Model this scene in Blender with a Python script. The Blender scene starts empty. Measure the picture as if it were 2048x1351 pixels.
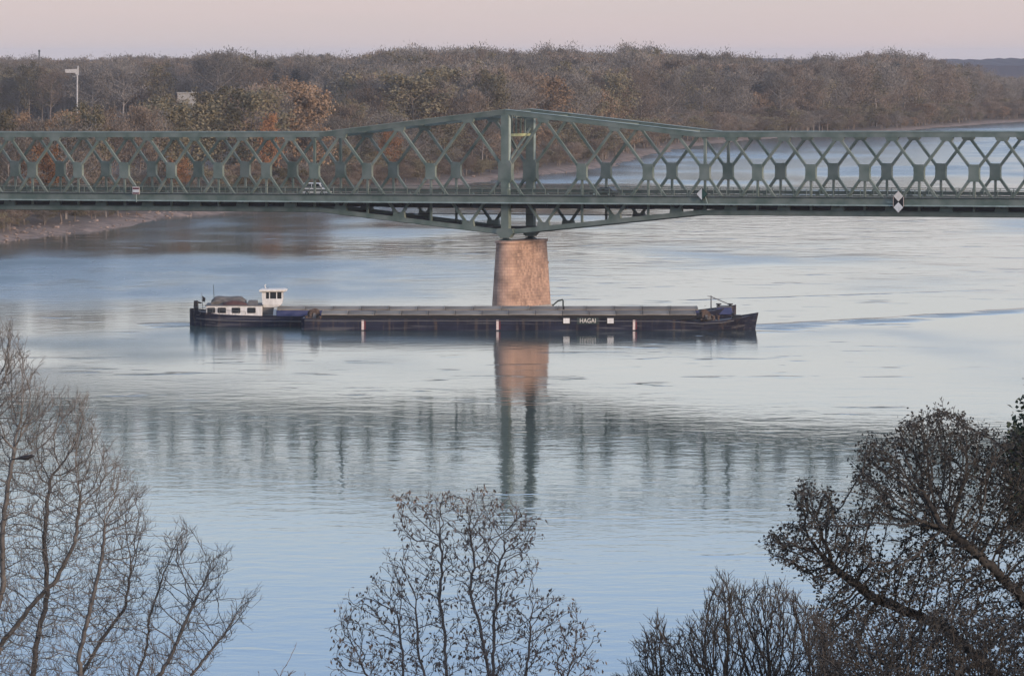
import bpy, bmesh, math, random
import numpy as np
from mathutils import Vector, Matrix

# ------------------------------------------------------------------ camera
SC = bpy.context.scene
COL = SC.collection
F, YH, CX, CY = 10000.0, 108.0, 1024.0, 675.5      # focal length / horizon in photograph pixels
H = 41.92                                         # camera height over the water
PITCH = math.atan((CY - YH) / F)
cam_d = bpy.data.cameras.new('camera')
cam = bpy.data.objects.new('camera', cam_d)
COL.objects.link(cam)
cam.location = (0, 0, H)
cam.rotation_euler = (math.pi / 2 - PITCH, 0, 0)
cam_d.sensor_width = 36
cam_d.lens = F / 2048 * 36
cam_d.clip_start = 1
cam_d.clip_end = 40000
SC.camera = cam

# ------------------------------------------------------------------ sky and sun
SUN_AZ, SUN_EL = 132.0, 10.0          # degrees clockwise from the view direction (+Y), elevation
world = bpy.data.worlds.new('World')
SC.world = world
world.use_nodes = True
nt = world.node_tree
nt.nodes.clear()
w_out = nt.nodes.new('ShaderNodeOutputWorld')
w_bg = nt.nodes.new('ShaderNodeBackground')
w_sky = nt.nodes.new('ShaderNodeTexSky')
w_sky.sky_type = 'NISHITA'
w_sky.sun_disc = False
w_sky.sun_elevation = math.radians(SUN_EL)
w_sky.sun_rotation = math.radians(SUN_AZ)
w_sky.dust_density = 2.0
w_tc = nt.nodes.new('ShaderNodeTexCoord')
w_sep = nt.nodes.new('ShaderNodeSeparateXYZ')
w_ramp = nt.nodes.new('ShaderNodeValToRGB')
w_mix = nt.nodes.new('ShaderNodeMix')
w_mix.data_type = 'RGBA'
w_map = nt.nodes.new('ShaderNodeMapRange')
w_map.inputs['From Min'].default_value = 0.0
w_map.inputs['From Max'].default_value = 0.6
# the pink dusk band over the horizon and the clear blue over it (sine of the elevation / 0.6)
cr = w_ramp.color_ramp
cr.elements[0].position = 0.0
cr.elements[0].color = (0.645, 0.545, 0.545, 1)
cr.elements[1].position = 1.0
cr.elements[1].color = (0.50, 0.62, 0.86, 1)
for p, c in ((0.018, (0.68, 0.585, 0.58, 1)), (0.07, (0.755, 0.77, 0.775, 1)), (0.11, (0.86, 0.87, 0.87, 1)),
             (0.15, (0.72, 0.84, 0.95, 1)), (0.205, (0.52, 0.75, 1.12, 1)), (0.3, (0.50, 0.70, 1.08, 1)), (0.5, (0.52, 0.68, 0.98, 1))):
    e = cr.elements.new(p)
    e.color = c
nt.links.new(w_tc.outputs['Generated'], w_sep.inputs[0])
nt.links.new(w_sep.outputs['Z'], w_map.inputs['Value'])
nt.links.new(w_map.outputs['Result'], w_ramp.inputs['Fac'])
w_gain = nt.nodes.new('ShaderNodeMix')
w_gain.data_type = 'RGBA'
w_gain.blend_type = 'MULTIPLY'
w_gain.inputs['Factor'].default_value = 1.0
w_gain.inputs['B'].default_value = (12.2, 12.1, 12.1, 1)
w_mp = nt.nodes.new('ShaderNodeMapping')
w_mp.inputs['Scale'].default_value = (5, 5, 60)
w_mp.inputs['Rotation'].default_value = (0, 0.02, 0)
w_nz = nt.nodes.new('ShaderNodeTexNoise')
w_nz.inputs['Scale'].default_value = 1.6
w_nz.inputs['Detail'].default_value = 3
w_tint = nt.nodes.new('ShaderNodeValToRGB')
w_tint.color_ramp.elements[0].position = 0.3
w_tint.color_ramp.elements[0].color = (0.965, 0.985, 0.985, 1)
w_tint.color_ramp.elements[1].position = 0.7
w_tint.color_ramp.elements[1].color = (1.03, 1.0, 1.0, 1)
w_t = nt.nodes.new('ShaderNodeMix')
w_t.data_type = 'RGBA'
w_t.blend_type = 'MULTIPLY'
w_t.inputs['Factor'].default_value = 1.0
nt.links.new(w_tc.outputs['Generated'], w_mp.inputs[0])
nt.links.new(w_mp.outputs[0], w_nz.inputs['Vector'])
nt.links.new(w_nz.outputs['Fac'], w_tint.inputs['Fac'])
nt.links.new(w_ramp.outputs['Color'], w_t.inputs['A'])
nt.links.new(w_tint.outputs['Color'], w_t.inputs['B'])
nt.links.new(w_t.outputs['Result'], w_gain.inputs['A'])
w_mix.inputs['Factor'].default_value = 0.8
nt.links.new(w_sky.outputs['Color'], w_mix.inputs['A'])
nt.links.new(w_gain.outputs['Result'], w_mix.inputs['B'])
nt.links.new(w_mix.outputs['Result'], w_bg.inputs['Color'])
w_bg.inputs['Strength'].default_value = 0.1
nt.links.new(w_bg.outputs[0], w_out.inputs['Surface'])

sun_d = bpy.data.lights.new('sun', 'SUN')
sun_d.energy = 3.4
sun_d.angle = math.radians(8)
sun_d.color = (1.0, 0.76, 0.58)
sun = bpy.data.objects.new('sun', sun_d)
COL.objects.link(sun)
_a, _e = math.radians(SUN_AZ), math.radians(SUN_EL)
to_sun = Vector((math.sin(_a) * math.cos(_e), math.cos(_a) * math.cos(_e), math.sin(_e)))
sun.rotation_euler = to_sun.to_track_quat('Z', 'Y').to_euler()
sun.location = to_sun * 300

SC.view_settings.view_transform = 'Standard'
SC.view_settings.look = 'None'
SC.view_settings.exposure = 0
SC.view_settings.gamma = 1
SC.view_settings.use_curve_mapping = False
SC.render.engine = 'CYCLES'
SC.cycles.max_bounces = 5
SC.cycles.diffuse_bounces = 2
SC.cycles.glossy_bounces = 3
SC.cycles.transparent_max_bounces = 8
SC.cycles.use_denoising = True

# ------------------------------------------------------------------ helpers
_cp, _sp = math.cos(PITCH), math.sin(PITCH)


def ray(px, py):
    u, v = (px - CX) / F, (CY - py) / F
    return np.array((u, _cp + v * _sp, -_sp + v * _cp))


def wpt(px, py, z=0.0):
    d = ray(px, py)
    s = (z - H) / d[2]
    return Vector((d[0] * s, d[1] * s, z))


def pt(px, py, Y):
    d = ray(px, py)
    s = Y / d[1]
    return Vector((d[0] * s, Y, H + d[2] * s))


def px_of(x, y):
    return CX + F * x / y


def tag(o, label=None, cat=None, group=None, kind=None):
    if label: o['label'] = label
    if cat: o['category'] = cat
    if group: o['group'] = group
    if kind: o['kind'] = kind
    return o


def empty(name, loc=(0, 0, 0), rz=0.0, label=None, cat=None, group=None):
    o = bpy.data.objects.new(name, None)
    COL.objects.link(o)
    o.location = loc
    o.rotation_euler = (0, 0, rz)
    o.empty_display_size = 0.5
    return tag(o, label, cat, group)


class MB:
    """collects geometry for one mesh object"""

    def __init__(s):
        s.v, s.f, s.m = [], [], []

    def add(s, verts, faces, m=0):
        b = len(s.v)
        s.v.extend([tuple(p) for p in verts])
        s.f.extend([tuple(b + i for i in f) for f in faces])
        s.m.extend([m] * len(faces))
        return s

    def box(s, c, size, m=0, taper=(1, 1)):
        x, y, z = (k / 2 for k in size)
        tx, ty = taper
        vs = [(c[0] + a * x * (tx if k > 0 else 1), c[1] + b * y * (ty if k > 0 else 1), c[2] + k * z)
              for k in (-1, 1) for a, b in ((-1, -1), (1, -1), (1, 1), (-1, 1))]
        return s.add(vs, [(3, 2, 1, 0), (4, 5, 6, 7), (0, 1, 5, 4), (1, 2, 6, 5), (2, 3, 7, 6), (3, 0, 4, 7)], m)

    def beam(s, p0, p1, w, d, side=(0, 1, 0), m=0):
        """bar from p0 to p1: w across 'side', d across the third direction"""
        p0, p1, sd = Vector(p0), Vector(p1), Vector(side).normalized()
        a = (p1 - p0).normalized()
        if abs(a.dot(sd)) > 0.98:
            sd = Vector((1, 0, 0)) if abs(a.x) < 0.9 else Vector((0, 0, 1))
        sd = (sd - a * a.dot(sd)).normalized()
        t = a.cross(sd)
        vs = [p + sd * (i * w / 2) + t * (j * d / 2) for p in (p0, p1) for i, j in ((-1, -1), (1, -1), (1, 1), (-1, 1))]
        return s.add(vs, [(3, 2, 1, 0), (4, 5, 6, 7), (0, 1, 5, 4), (1, 2, 6, 5), (2, 3, 7, 6), (3, 0, 4, 7)], m)

    def tube(s, pts, rad, n=6, cap=True, m=0):
        pts = [Vector(p) for p in pts]
        rad = rad if hasattr(rad, '__len__') else [rad] * len(pts)
        b = len(s.v)
        prev = None
        for i, p in enumerate(pts):
            t = (pts[min(i + 1, len(pts) - 1)] - pts[max(i - 1, 0)]).normalized()
            if prev is None:
                prev = Vector((0, 0, 1)) if abs(t.z) < 0.9 else Vector((1, 0, 0))
            u = (prev - t * t.dot(prev))
            u = u.normalized() if u.length > 1e-5 else t.orthogonal().normalized()
            w = t.cross(u)
            prev = u
            for k in range(n):
                a = 2 * math.pi * k / n
                q = p + (u * math.cos(a) + w * math.sin(a)) * rad[i]
                s.v.append((q.x, q.y, q.z))
        nf = 0
        for i in range(len(pts) - 1):
            for k in range(n):
                a0, a1 = b + i * n + k, b + i * n + (k + 1) % n
                s.f.append((a0, a1, a1 + n, a0 + n))
                nf += 1
        if cap:
            s.f.append(tuple(b + k for k in reversed(range(n))))
            s.f.append(tuple(b + (len(pts) - 1) * n + k for k in range(n)))
            nf += 2
        s.m.extend([m] * nf)
        return s

    def prism(s, poly, org, ux, uy, depth, m=0):
        """outline poly (2D) in the plane org + x*ux + y*uy, extruded by +-depth/2 along the normal"""
        org, ux, uy = Vector(org), Vector(ux), Vector(uy)
        nrm = ux.cross(uy).normalized() * (depth / 2)
        n = len(poly)
        vs = [org + ux * x + uy * y + nrm * k for k in (-1, 1) for x, y in poly]
        fs = [tuple(reversed(range(n))), tuple(range(n, 2 * n))]
        fs += [(i, (i + 1) % n, n + (i + 1) % n, n + i) for i in range(n)]
        return s.add(vs, fs, m)

    def build(s, name, mat, parent=None, smooth=False, bevel=0.0):
        me = bpy.data.meshes.new(name)
        me.from_pydata(s.v, [], s.f)
        mats = mat if isinstance(mat, (list, tuple)) else [mat]
        for k in mats:
            me.materials.append(k)
        if len(mats) > 1:
            me.polygons.foreach_set('material_index', s.m)
        if smooth:
            me.polygons.foreach_set('use_smooth', [True] * len(me.polygons))
        me.update()
        o = bpy.data.objects.new(name, me)
        COL.objects.link(o)
        if parent is not None:
            o.parent = parent
        if bevel:
            b = o.modifiers.new('bevel', 'BEVEL')
            b.width = bevel
            b.segments = 2
            b.limit_method = 'ANGLE'
        return o


# ------------------------------------------------------------------ materials
def mat(name, col, rough=0.7, metal=0.0, var=0.15, scale=2.0, col2=None, bump=0.0, bscale=None, rand=0.0, stretch=None,
        spec=0.3, detail=4.0, lo=0.35, hi=0.65):
    m = bpy.data.materials.new(name)
    m.use_nodes = True
    n, l = m.node_tree.nodes, m.node_tree.links
    bs = n['Principled BSDF']
    bs.inputs['Roughness'].default_value = rough
    bs.inputs['Metallic'].default_value = metal
    bs.inputs['Specular IOR Level'].default_value = spec
    tc = n.new('ShaderNodeTexCoord')
    mp = n.new('ShaderNodeMapping')
    l.new(tc.outputs['Object'], mp.inputs[0])
    if stretch:
        mp.inputs['Scale'].default_value = stretch
    nz = n.new('ShaderNodeTexNoise')
    nz.inputs['Scale'].default_value = scale
    nz.inputs['Detail'].default_value = detail
    l.new(mp.outputs[0], nz.inputs['Vector'])
    rp = n.new('ShaderNodeValToRGB')
    c2 = col2 or tuple(min(1, k * (1 + var)) for k in col)
    c1 = col if col2 else tuple(k * (1 - var) for k in col)
    rp.color_ramp.elements[0].color = (*c1, 1)
    rp.color_ramp.elements[1].color = (*c2, 1)
    rp.color_ramp.elements[0].position = lo
    rp.color_ramp.elements[1].position = hi
    l.new(nz.outputs['Fac'], rp.inputs['Fac'])
    out = rp.outputs['Color']
    if rand:
        oi = n.new('ShaderNodeObjectInfo')
        mr = n.new('ShaderNodeMapRange')
        mr.inputs['To Min'].default_value = 1 - rand
        mr.inputs['To Max'].default_value = 1 + rand
        l.new(oi.outputs['Random'], mr.inputs['Value'])
        hs = n.new('ShaderNodeHueSaturation')
        l.new(mr.outputs[0], hs.inputs['Value'])
        l.new(out, hs.inputs['Color'])
        out = hs.outputs['Color']
    l.new(out, bs.inputs['Base Color'])
    if bump:
        bz = n.new('ShaderNodeTexNoise')
        bz.inputs['Scale'].default_value = bscale or scale * 4
        bz.inputs['Detail'].default_value = 5
        l.new(mp.outputs[0], bz.inputs['Vector'])
        bp_ = n.new('ShaderNodeBump')
        bp_.inputs['Strength'].default_value = 1.0
        bp_.inputs['Distance'].default_value = bump
        l.new(bz.outputs['Fac'], bp_.inputs['Height'])
        l.new(bp_.outputs[0], bs.inputs['Normal'])
    return m


M = {}
M['steel'] = mat('green painted steel', (0.094, 0.130, 0.108), 0.65, var=0.22, scale=0.35, col2=(0.185, 0.212, 0.185), rand=0.12)
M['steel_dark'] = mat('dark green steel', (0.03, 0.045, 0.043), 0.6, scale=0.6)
M['steel_pale'] = mat('lighter green steel', (0.27, 0.335, 0.31), 0.6, scale=0.8)  # lighter green for plates, lower flanges, brackets and rims
M['under'] = mat('shaded underside steel', (0.022, 0.027, 0.035), 0.8)  # near black: shade below the deck put into the steel colour
M['asphalt'] = mat('asphalt', (0.05, 0.05, 0.052), 0.9, scale=3)
M['concrete'] = mat('concrete', (0.30, 0.29, 0.27), 0.9, scale=1.2, bump=0.02)
M['white'] = mat('white paint', (0.56, 0.55, 0.53), 0.5, col2=(0.72, 0.71, 0.69), scale=1.6, stretch=(1, 1, 0.4))
M['cream'] = mat('cream paint', (0.66, 0.62, 0.56), 0.5, var=0.08)
M['black'] = mat('black paint', (0.012, 0.012, 0.014), 0.5)
M['glass'] = mat('dark window glass', (0.012, 0.014, 0.018), 0.08, spec=0.6)
M['rubber'] = mat('rubber', (0.02, 0.02, 0.02), 0.8)
M['rust'] = mat('rusty steel', (0.06, 0.042, 0.036), 0.85, col2=(0.13, 0.09, 0.07), scale=4)
M['red'] = mat('red paint', (0.28, 0.035, 0.04), 0.5)
M['red_dark'] = mat('dark red paint', (0.11, 0.02, 0.03), 0.6)
M['pink_white'] = mat('faded white paint', (0.62, 0.52, 0.49), 0.6, var=0.12, scale=3)
M['navy'] = mat('navy hull paint', (0.020, 0.024, 0.050), 0.55, col2=(0.038, 0.042, 0.07), scale=0.5, stretch=(0.25, 1, 1.5), bump=0.01)
def hull_material():
    m = bpy.data.materials.new('worn navy hull paint')
    m.use_nodes = True
    n, l = m.node_tree.nodes, m.node_tree.links
    bs = n['Principled BSDF']
    bs.inputs['Roughness'].default_value = 0.6
    bs.inputs['Specular IOR Level'].default_value = 0.12
    tc = n.new('ShaderNodeTexCoord')

    def nz(scale, st, det, lo, hi):
        mp = n.new('ShaderNodeMapping'); mp.inputs['Scale'].default_value = st
        l.new(tc.outputs['Object'], mp.inputs[0])
        z = n.new('ShaderNodeTexNoise'); z.inputs['Scale'].default_value = scale; z.inputs['Detail'].default_value = det
        l.new(mp.outputs[0], z.inputs['Vector'])
        r = n.new('ShaderNodeMapRange'); r.inputs['From Min'].default_value = lo; r.inputs['From Max'].default_value = hi
        l.new(z.outputs['Fac'], r.inputs['Value'])
        return r.outputs[0]

    def mix(f, a, b):
        k = n.new('ShaderNodeMix'); k.data_type = 'RGBA'
        l.new(f, k.inputs['Factor'])
        for sck, v in (('A', a), ('B', b)):
            if isinstance(v, tuple): k.inputs[sck].default_value = (*v, 1)
            else: l.new(v, k.inputs[sck])
        return k.outputs['Result']
    c = mix(nz(0.22, (1, 1, 2), 3, 0.35, 0.65), (0.009, 0.011, 0.024), (0.022, 0.026, 0.048))
    c = mix(nz(1.3, (1, 1, 0.10), 3, 0.54, 0.72), c, (0.075, 0.056, 0.048))      # runs down the side
    c = mix(nz(0.8, (0.12, 1, 3.0), 4, 0.57, 0.72), c, (0.105, 0.105, 0.112))    # long scrapes
    br = n.new('ShaderNodeTexBrick')
    br.inputs['Scale'].default_value = 1.0; br.inputs['Brick Width'].default_value = 5.5; br.inputs['Row Height'].default_value = 0.85
    br.inputs['Mortar Size'].default_value = 0.03
    sp = n.new('ShaderNodeSeparateXYZ'); cb = n.new('ShaderNodeCombineXYZ')
    l.new(tc.outputs['Object'], sp.inputs[0]); l.new(sp.outputs['X'], cb.inputs[0]); l.new(sp.outputs['Z'], cb.inputs[1])
    l.new(cb.outputs[0], br.inputs['Vector'])
    c = mix(br.outputs['Fac'], c, (0.012, 0.013, 0.02))
    l.new(c, bs.inputs['Base Color'])
    bp_ = n.new('ShaderNodeBump'); bp_.inputs['Distance'].default_value = 0.03
    l.new(nz(0.5, (0.6, 1, 1), 3, 0.2, 0.8), bp_.inputs['Height']); l.new(bp_.outputs[0], bs.inputs['Normal'])
    return m


M['navy'] = hull_material()
M['blue'] = mat('blue hull paint', (0.028, 0.042, 0.12), 0.6, col2=(0.055, 0.065, 0.15), scale=0.9)
M['deck_steel'] = mat('grey deck paint', (0.12, 0.12, 0.125), 0.8, scale=1.0)
M['hatch'] = mat('weathered hatch lid', (0.14, 0.122, 0.102), 0.9, col2=(0.255, 0.228, 0.195), scale=0.9, stretch=(0.4, 1, 1), rand=0.22, bump=0.01)
M['tarp'] = mat('grey brown tarpaulin', (0.085, 0.078, 0.072), 0.9, col2=(0.17, 0.155, 0.14), scale=1.4, bump=0.04, bscale=3)
M['tarp_red'] = mat('faded dark red canvas', (0.085, 0.046, 0.046), 0.9, scale=1.4)
M['bark'] = mat('bark', (0.040, 0.037, 0.035), 0.95, col2=(0.070, 0.065, 0.060), scale=6, stretch=(1, 1, 0.3))
M['bark_pale'] = mat('grey bark', (0.10, 0.092, 0.086), 0.95, col2=(0.16, 0.148, 0.138), scale=6)
M['bark_red'] = mat('reddish brown twig', (0.11, 0.095, 0.086), 0.95, col2=(0.165, 0.142, 0.13), scale=6)
M['leaf_dry'] = mat('dry leaf', (0.12, 0.097, 0.085), 0.9, col2=(0.24, 0.19, 0.16), scale=3)
M['leaf_dark'] = mat('dark leaf', (0.030, 0.029, 0.027), 0.9, col2=(0.060, 0.056, 0.050), scale=3)
M['leaf_ever'] = mat('dark evergreen leaf', (0.022, 0.036, 0.024), 0.9, col2=(0.045, 0.058, 0.038), scale=3)
M['car_white'] = mat('white car paint', (0.75, 0.75, 0.74), 0.25, var=0.02)
M['car_dark'] = mat('black car paint', (0.015, 0.017, 0.022), 0.2, var=0.02)
M['lamp_glass'] = mat('lamp glass', (0.6, 0.6, 0.55), 0.2)
M['lamp_red'] = mat('tail lamp', (0.25, 0.02, 0.02), 0.3)
M['grime'] = mat('grimy wood and rope', (0.07, 0.062, 0.058), 0.9, col2=(0.2, 0.175, 0.155), scale=3)
M['green_sign'] = mat('dark green sign paint', (0.02, 0.06, 0.045), 0.5)
M['sunlit_steel'] = mat('sunlit yellow green steel', (0.40, 0.42, 0.22), 0.6)  # sunlight on the portal beam, put into its colour
M['feather'] = mat('dark feathers', (0.02, 0.02, 0.024), 0.6)
M['hill'] = mat('haze blue far hills', (0.026, 0.030, 0.052), 1.0, scale=0.02, col2=(0.042, 0.044, 0.064))  # blue of the distant haze put into the base colour

# pier stone: coursed blocks, stained
def stone_material():
    m = bpy.data.materials.new('stained stone blocks')
    m.use_nodes = True
    n, l = m.node_tree.nodes, m.node_tree.links
    bs = n['Principled BSDF']
    bs.inputs['Roughness'].default_value = 0.92
    tc = n.new('ShaderNodeTexCoord')
    sp = n.new('ShaderNodeSeparateXYZ')
    l.new(tc.outputs['Object'], sp.inputs[0])
    ad = n.new('ShaderNodeMath'); ad.operation = 'ADD'
    l.new(sp.outputs['X'], ad.inputs[0]); l.new(sp.outputs['Y'], ad.inputs[1])
    cb = n.new('ShaderNodeCombineXYZ')
    l.new(ad.outputs[0], cb.inputs[0]); l.new(sp.outputs['Z'], cb.inputs[1])
    br = n.new('ShaderNodeTexBrick')
    br.inputs['Scale'].default_value = 1.0
    br.inputs['Brick Width'].default_value = 1.1
    br.inputs['Row Height'].default_value = 0.5
    br.inputs['Mortar Size'].default_value = 0.05
    br.inputs['Color1'].default_value = (0.44, 0.315, 0.238, 1)
    br.inputs['Color2'].default_value = (0.37, 0.255, 0.20, 1)
    br.inputs['Mortar'].default_value = (0.31, 0.22, 0.178, 1)
    l.new(cb.outputs[0], br.inputs['Vector'])
    nz = n.new('ShaderNodeTexNoise')
    nz.inputs['Scale'].default_value = 0.45
    nz.inputs['Detail'].default_value = 4
    l.new(tc.outputs['Object'], nz.inputs['Vector'])
    rp = n.new('ShaderNodeValToRGB')
    rp.color_ramp.elements[0].position = 0.36
    rp.color_ramp.elements[0].color = (0.62, 0.58, 0.57, 1)
    rp.color_ramp.elements[1].position = 0.62
    rp.color_ramp.elements[1].color = (1.18, 1.10, 1.06, 1)
    l.new(nz.outputs['Fac'], rp.inputs['Fac'])
    mx = n.new('ShaderNodeMix'); mx.data_type = 'RGBA'; mx.blend_type = 'MULTIPLY'
    mx.inputs['Factor'].default_value = 1.0
    l.new(br.outputs['Color'], mx.inputs['A']); l.new(rp.outputs['Color'], mx.inputs['B'])
    l.new(mx.outputs['Result'], bs.inputs['Base Color'])
    bp_ = n.new('ShaderNodeBump'); bp_.inputs['Distance'].default_value = 0.06
    l.new(nz.outputs['Fac'], bp_.inputs['Height'])
    l.new(bp_.outputs[0], bs.inputs['Normal'])
    return m


M['stone'] = stone_material()


# ------------------------------------------------------------------ water
def water_material():
    m = bpy.data.materials.new('river water')
    m.use_nodes = True
    n, l = m.node_tree.nodes, m.node_tree.links
    bs = n['Principled BSDF']
    bs.inputs['Base Color'].default_value = (0.036, 0.066, 0.064, 1)
    bs.inputs['Roughness'].default_value = 0.07
    bs.inputs['IOR'].default_value = 1.45
    bs.inputs['Specular IOR Level'].default_value = 0.5
    tc = n.new('ShaderNodeTexCoord')

    def noise(scale, detail, stretch=(1, 1, 1), rough=0.5, rot=0.0, dist=0.0):
        mp = n.new('ShaderNodeMapping')
        mp.inputs['Scale'].default_value = stretch
        mp.inputs['Rotation'].default_value = (0, 0, rot)
        l.new(tc.outputs['Object'], mp.inputs[0])
        z = n.new('ShaderNodeTexNoise')
        z.inputs['Scale'].default_value = scale
        z.inputs['Detail'].default_value = detail
        z.inputs['Roughness'].default_value = rough
        z.inputs['Distortion'].default_value = dist
        l.new(mp.outputs[0], z.inputs['Vector'])
        return z.outputs['Fac']

    def math_(op, a, b=None, c=None):
        k = n.new('ShaderNodeMath')
        k.operation = op
        for i, x in enumerate((a, b, c)):
            if x is None: continue
            if isinstance(x, (int, float)): k.inputs[i].default_value = x
            else: l.new(x, k.inputs[i])
        return k.outputs[0]

    def smooth(x, a, b, lo=0.0, hi=1.0):
        k = n.new('ShaderNodeMapRange')
        k.interpolation_type = 'SMOOTHSTEP'
        for nm, v in (('From Min', a), ('From Max', b), ('To Min', lo), ('To Max', hi)):
            k.inputs[nm].default_value = v
        l.new(x, k.inputs['Value'])
        return k.outputs['Result']

    sp = n.new('ShaderNodeSeparateXYZ')
    l.new(tc.outputs['Object'], sp.inputs[0])
    X, Y = sp.outputs['X'], sp.outputs['Y']
    # large calm and wind ruffled patches drifting with the current
    patch = noise(0.010, 2, (1.0, 0.55, 1), rot=0.3)
    patch2 = noise(0.03, 2, (1.0, 0.4, 1), rot=0.2)
    left = math_('MULTIPLY', math_('MULTIPLY', smooth(Y, 810, 900), smooth(Y, 1000, 1075, 1.0, 0.0)), smooth(X, -90, 50, 1.0, 0.0))
    ruffle = math_('MULTIPLY', math_('MAXIMUM', smooth(patch, 0.46, 0.66), math_('MULTIPLY', left, 1.1)), smooth(patch2, 0.32, 0.62, 0.25, 1.0))
    far = smooth(Y, 500, 760)                      # the near water lies sheltered under the bank
    far2 = smooth(Y, 800, 1000)
    ruffle = math_('MULTIPLY', ruffle, far)
    fine = noise(0.32, 3, (1, 1, 1), 0.55)
    mid = noise(0.12, 2, (1.0, 1.0, 1), 0.5, dist=0.6)
    chop = noise(0.05, 2, (1.0, 0.8, 1), 0.55, dist=1.0)
    # sparse sharp ripple streaks
    streak = smooth(noise(0.15, 2, (0.5, 1.0, 1), 0.5, dist=0.5), 0.60, 0.74)
    streak = math_('MULTIPLY', streak, smooth(noise(0.02, 1), 0.42, 0.62, 0.15, 1.0))
    amp_f = math_('ADD', math_('ADD', math_('MULTIPLY', far, -0.011), 0.026), math_('MULTIPLY', ruffle, 0.030))
    amp_m = math_('ADD', math_('ADD', math_('MULTIPLY', far, 0.0), 0.030), math_('MULTIPLY', far2, 0.06))
    amp_c = math_('MULTIPLY', far2, 0.50)
    h = math_('MULTIPLY', fine, amp_f)
    h = math_('ADD', h, math_('MULTIPLY', mid, amp_m))
    h = math_('ADD', h, math_('MULTIPLY', math_('MULTIPLY', chop, ruffle), amp_c))
    h = math_('ADD', h, math_('MULTIPLY', streak, math_('ADD', math_('MULTIPLY', far, 0.075), 0.012)))
    rough = math_('ADD', math_('MULTIPLY', ruffle, 0.16), 0.045)
    rough = math_('ADD', rough, math_('MULTIPLY', smooth(Y, 1380, 1900), 0.10))
    rough = math_('ADD', rough, math_('MULTIPLY', math_('MULTIPLY', smooth(Y, 700, 800), smooth(X, -90, 50, 1.0, 0.0)), 0.03))
    h = math_('ADD', h, math_('MULTIPLY', math_('MULTIPLY', left, noise(0.22, 3, (0.7, 1.0, 1), 0.6)), 0.16))
    rough = math_('ADD', rough, math_('MULTIPLY', left, smooth(noise(0.045, 3, (1.0, 0.35, 1), 0.6), 0.36, 0.62, 0.02, 0.14)))

    # wash of the convoy: waves trailing off from the bow and a little at the stern
    def wash(p, q, w0, w1, amp, rgh):
        nonlocal h, rough
        d = Vector((q[0] - p[0], q[1] - p[1]))
        L = d.length
        d = d / L
        rx, ry = math_('SUBTRACT', X, p[0]), math_('SUBTRACT', Y, p[1])
        a = math_('ADD', math_('MULTIPLY', rx, d.x), math_('MULTIPLY', ry, d.y))
        c = math_('ADD', math_('MULTIPLY', rx, -d.y), math_('MULTIPLY', ry, d.x))
        wob = math_('MULTIPLY', math_('SUBTRACT', noise(0.06, 2), 0.5), min(w0 * 2.5, 8))
        c = math_('ADD', c, wob)
        t = math_('DIVIDE', a, L)
        wid = math_('ADD', math_('MULTIPLY', t, w1 - w0), w0)
        prof = smooth(math_('ABSOLUTE', math_('DIVIDE', c, wid)), 0.15, 1.0, 1.0, 0.0)
        ends = math_('MULTIPLY', smooth(t, -0.01, 0.01), smooth(t, 0.55, 1.0, 1.0, 0.0))
        rip = math_('ADD', math_('MULTIPLY', noise(0.35, 3, (0.35, 1.0, 1)), 0.8), 0.35)
        brk_ = smooth(noise(0.11, 2, (0.6, 1.0, 1)), 0.38, 0.58, 0.15, 1.0)
        pe = math_('MULTIPLY', math_('MULTIPLY', prof, ends), brk_)
        h = math_('ADD', h, math_('MULTIPLY', pe, math_('MULTIPLY', rip, amp)))
        rough = math_('ADD', rough, math_('MULTIPLY', pe, rgh))

    wash(wpt(1508, 657), wpt(2250, 606), 9.0, 4.0, 0.28, 0.24)
    wash(wpt(1500, 651), wpt(2060, 618), 2.4, 1.6, 0.25, 0.10)
    wash(wpt(1380, 600), wpt(2080, 576), 1.5, 1.5, 0.16, 0.0)
    wash(wpt(398, 652), wpt(300, 644), 9.0, 4.0, 0.30, 0.20)
    l.new(rough, bs.inputs['Roughness'])
    bp_ = n.new('ShaderNodeBump')
    bp_.inputs['Strength'].default_value = 1.0
    bp_.inputs['Distance'].default_value = 1.0
    l.new(h, bp_.inputs['Height'])
    l.new(bp_.outputs[0], bs.inputs['Normal'])
    return m


M['water'] = water_material()
wm = MB()
wm.add([(-3000, 250, 0), (4000, 250, 0), (4000, 6000, 0), (-3000, 6000, 0)], [(0, 1, 2, 3)])
tag(wm.build('river_water', M['water']), 'calm pale river water with light ripples', None, kind='structure')

# ------------------------------------------------------------------ far bank terrain
SHORE_PX = [(-500, 590), (-200, 522), (0, 487), (110, 471), (200, 461), (262, 455), (305, 444), (330, 437), (430, 429), (560, 415), (700, 400),
            (850, 380), (950, 366), (1050, 356), (1130, 347), (1230, 332), (1330, 305), (1400, 291), (1500, 280), (1650, 271),
            (1800, 263), (1900, 254), (2000, 246), (2100, 241), (2300, 235), (2700, 229)]
SHORE = [wpt(x, y) for x, y in SHORE_PX]
SHORE = [Vector((-420, 420, 0)), Vector((-230, 690, 0))] + SHORE + [Vector((2600, 3700, 0))]
S_Y = np.array([p.y for p in SHORE])
S_X = np.array([p.x for p in SHORE])


def shore_x(y):
    return float(np.interp(y, S_Y, S_X))


def ground_z(d):
    """height over the water by distance inland"""
    return float(np.interp(d, [-30, 0, 5, 14, 24, 60, 300, 1000, 6000], [-3, -0.25, 0.6, 1.7, 2.9, 4.2, 6.5, 7.5, 7.5]))


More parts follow.
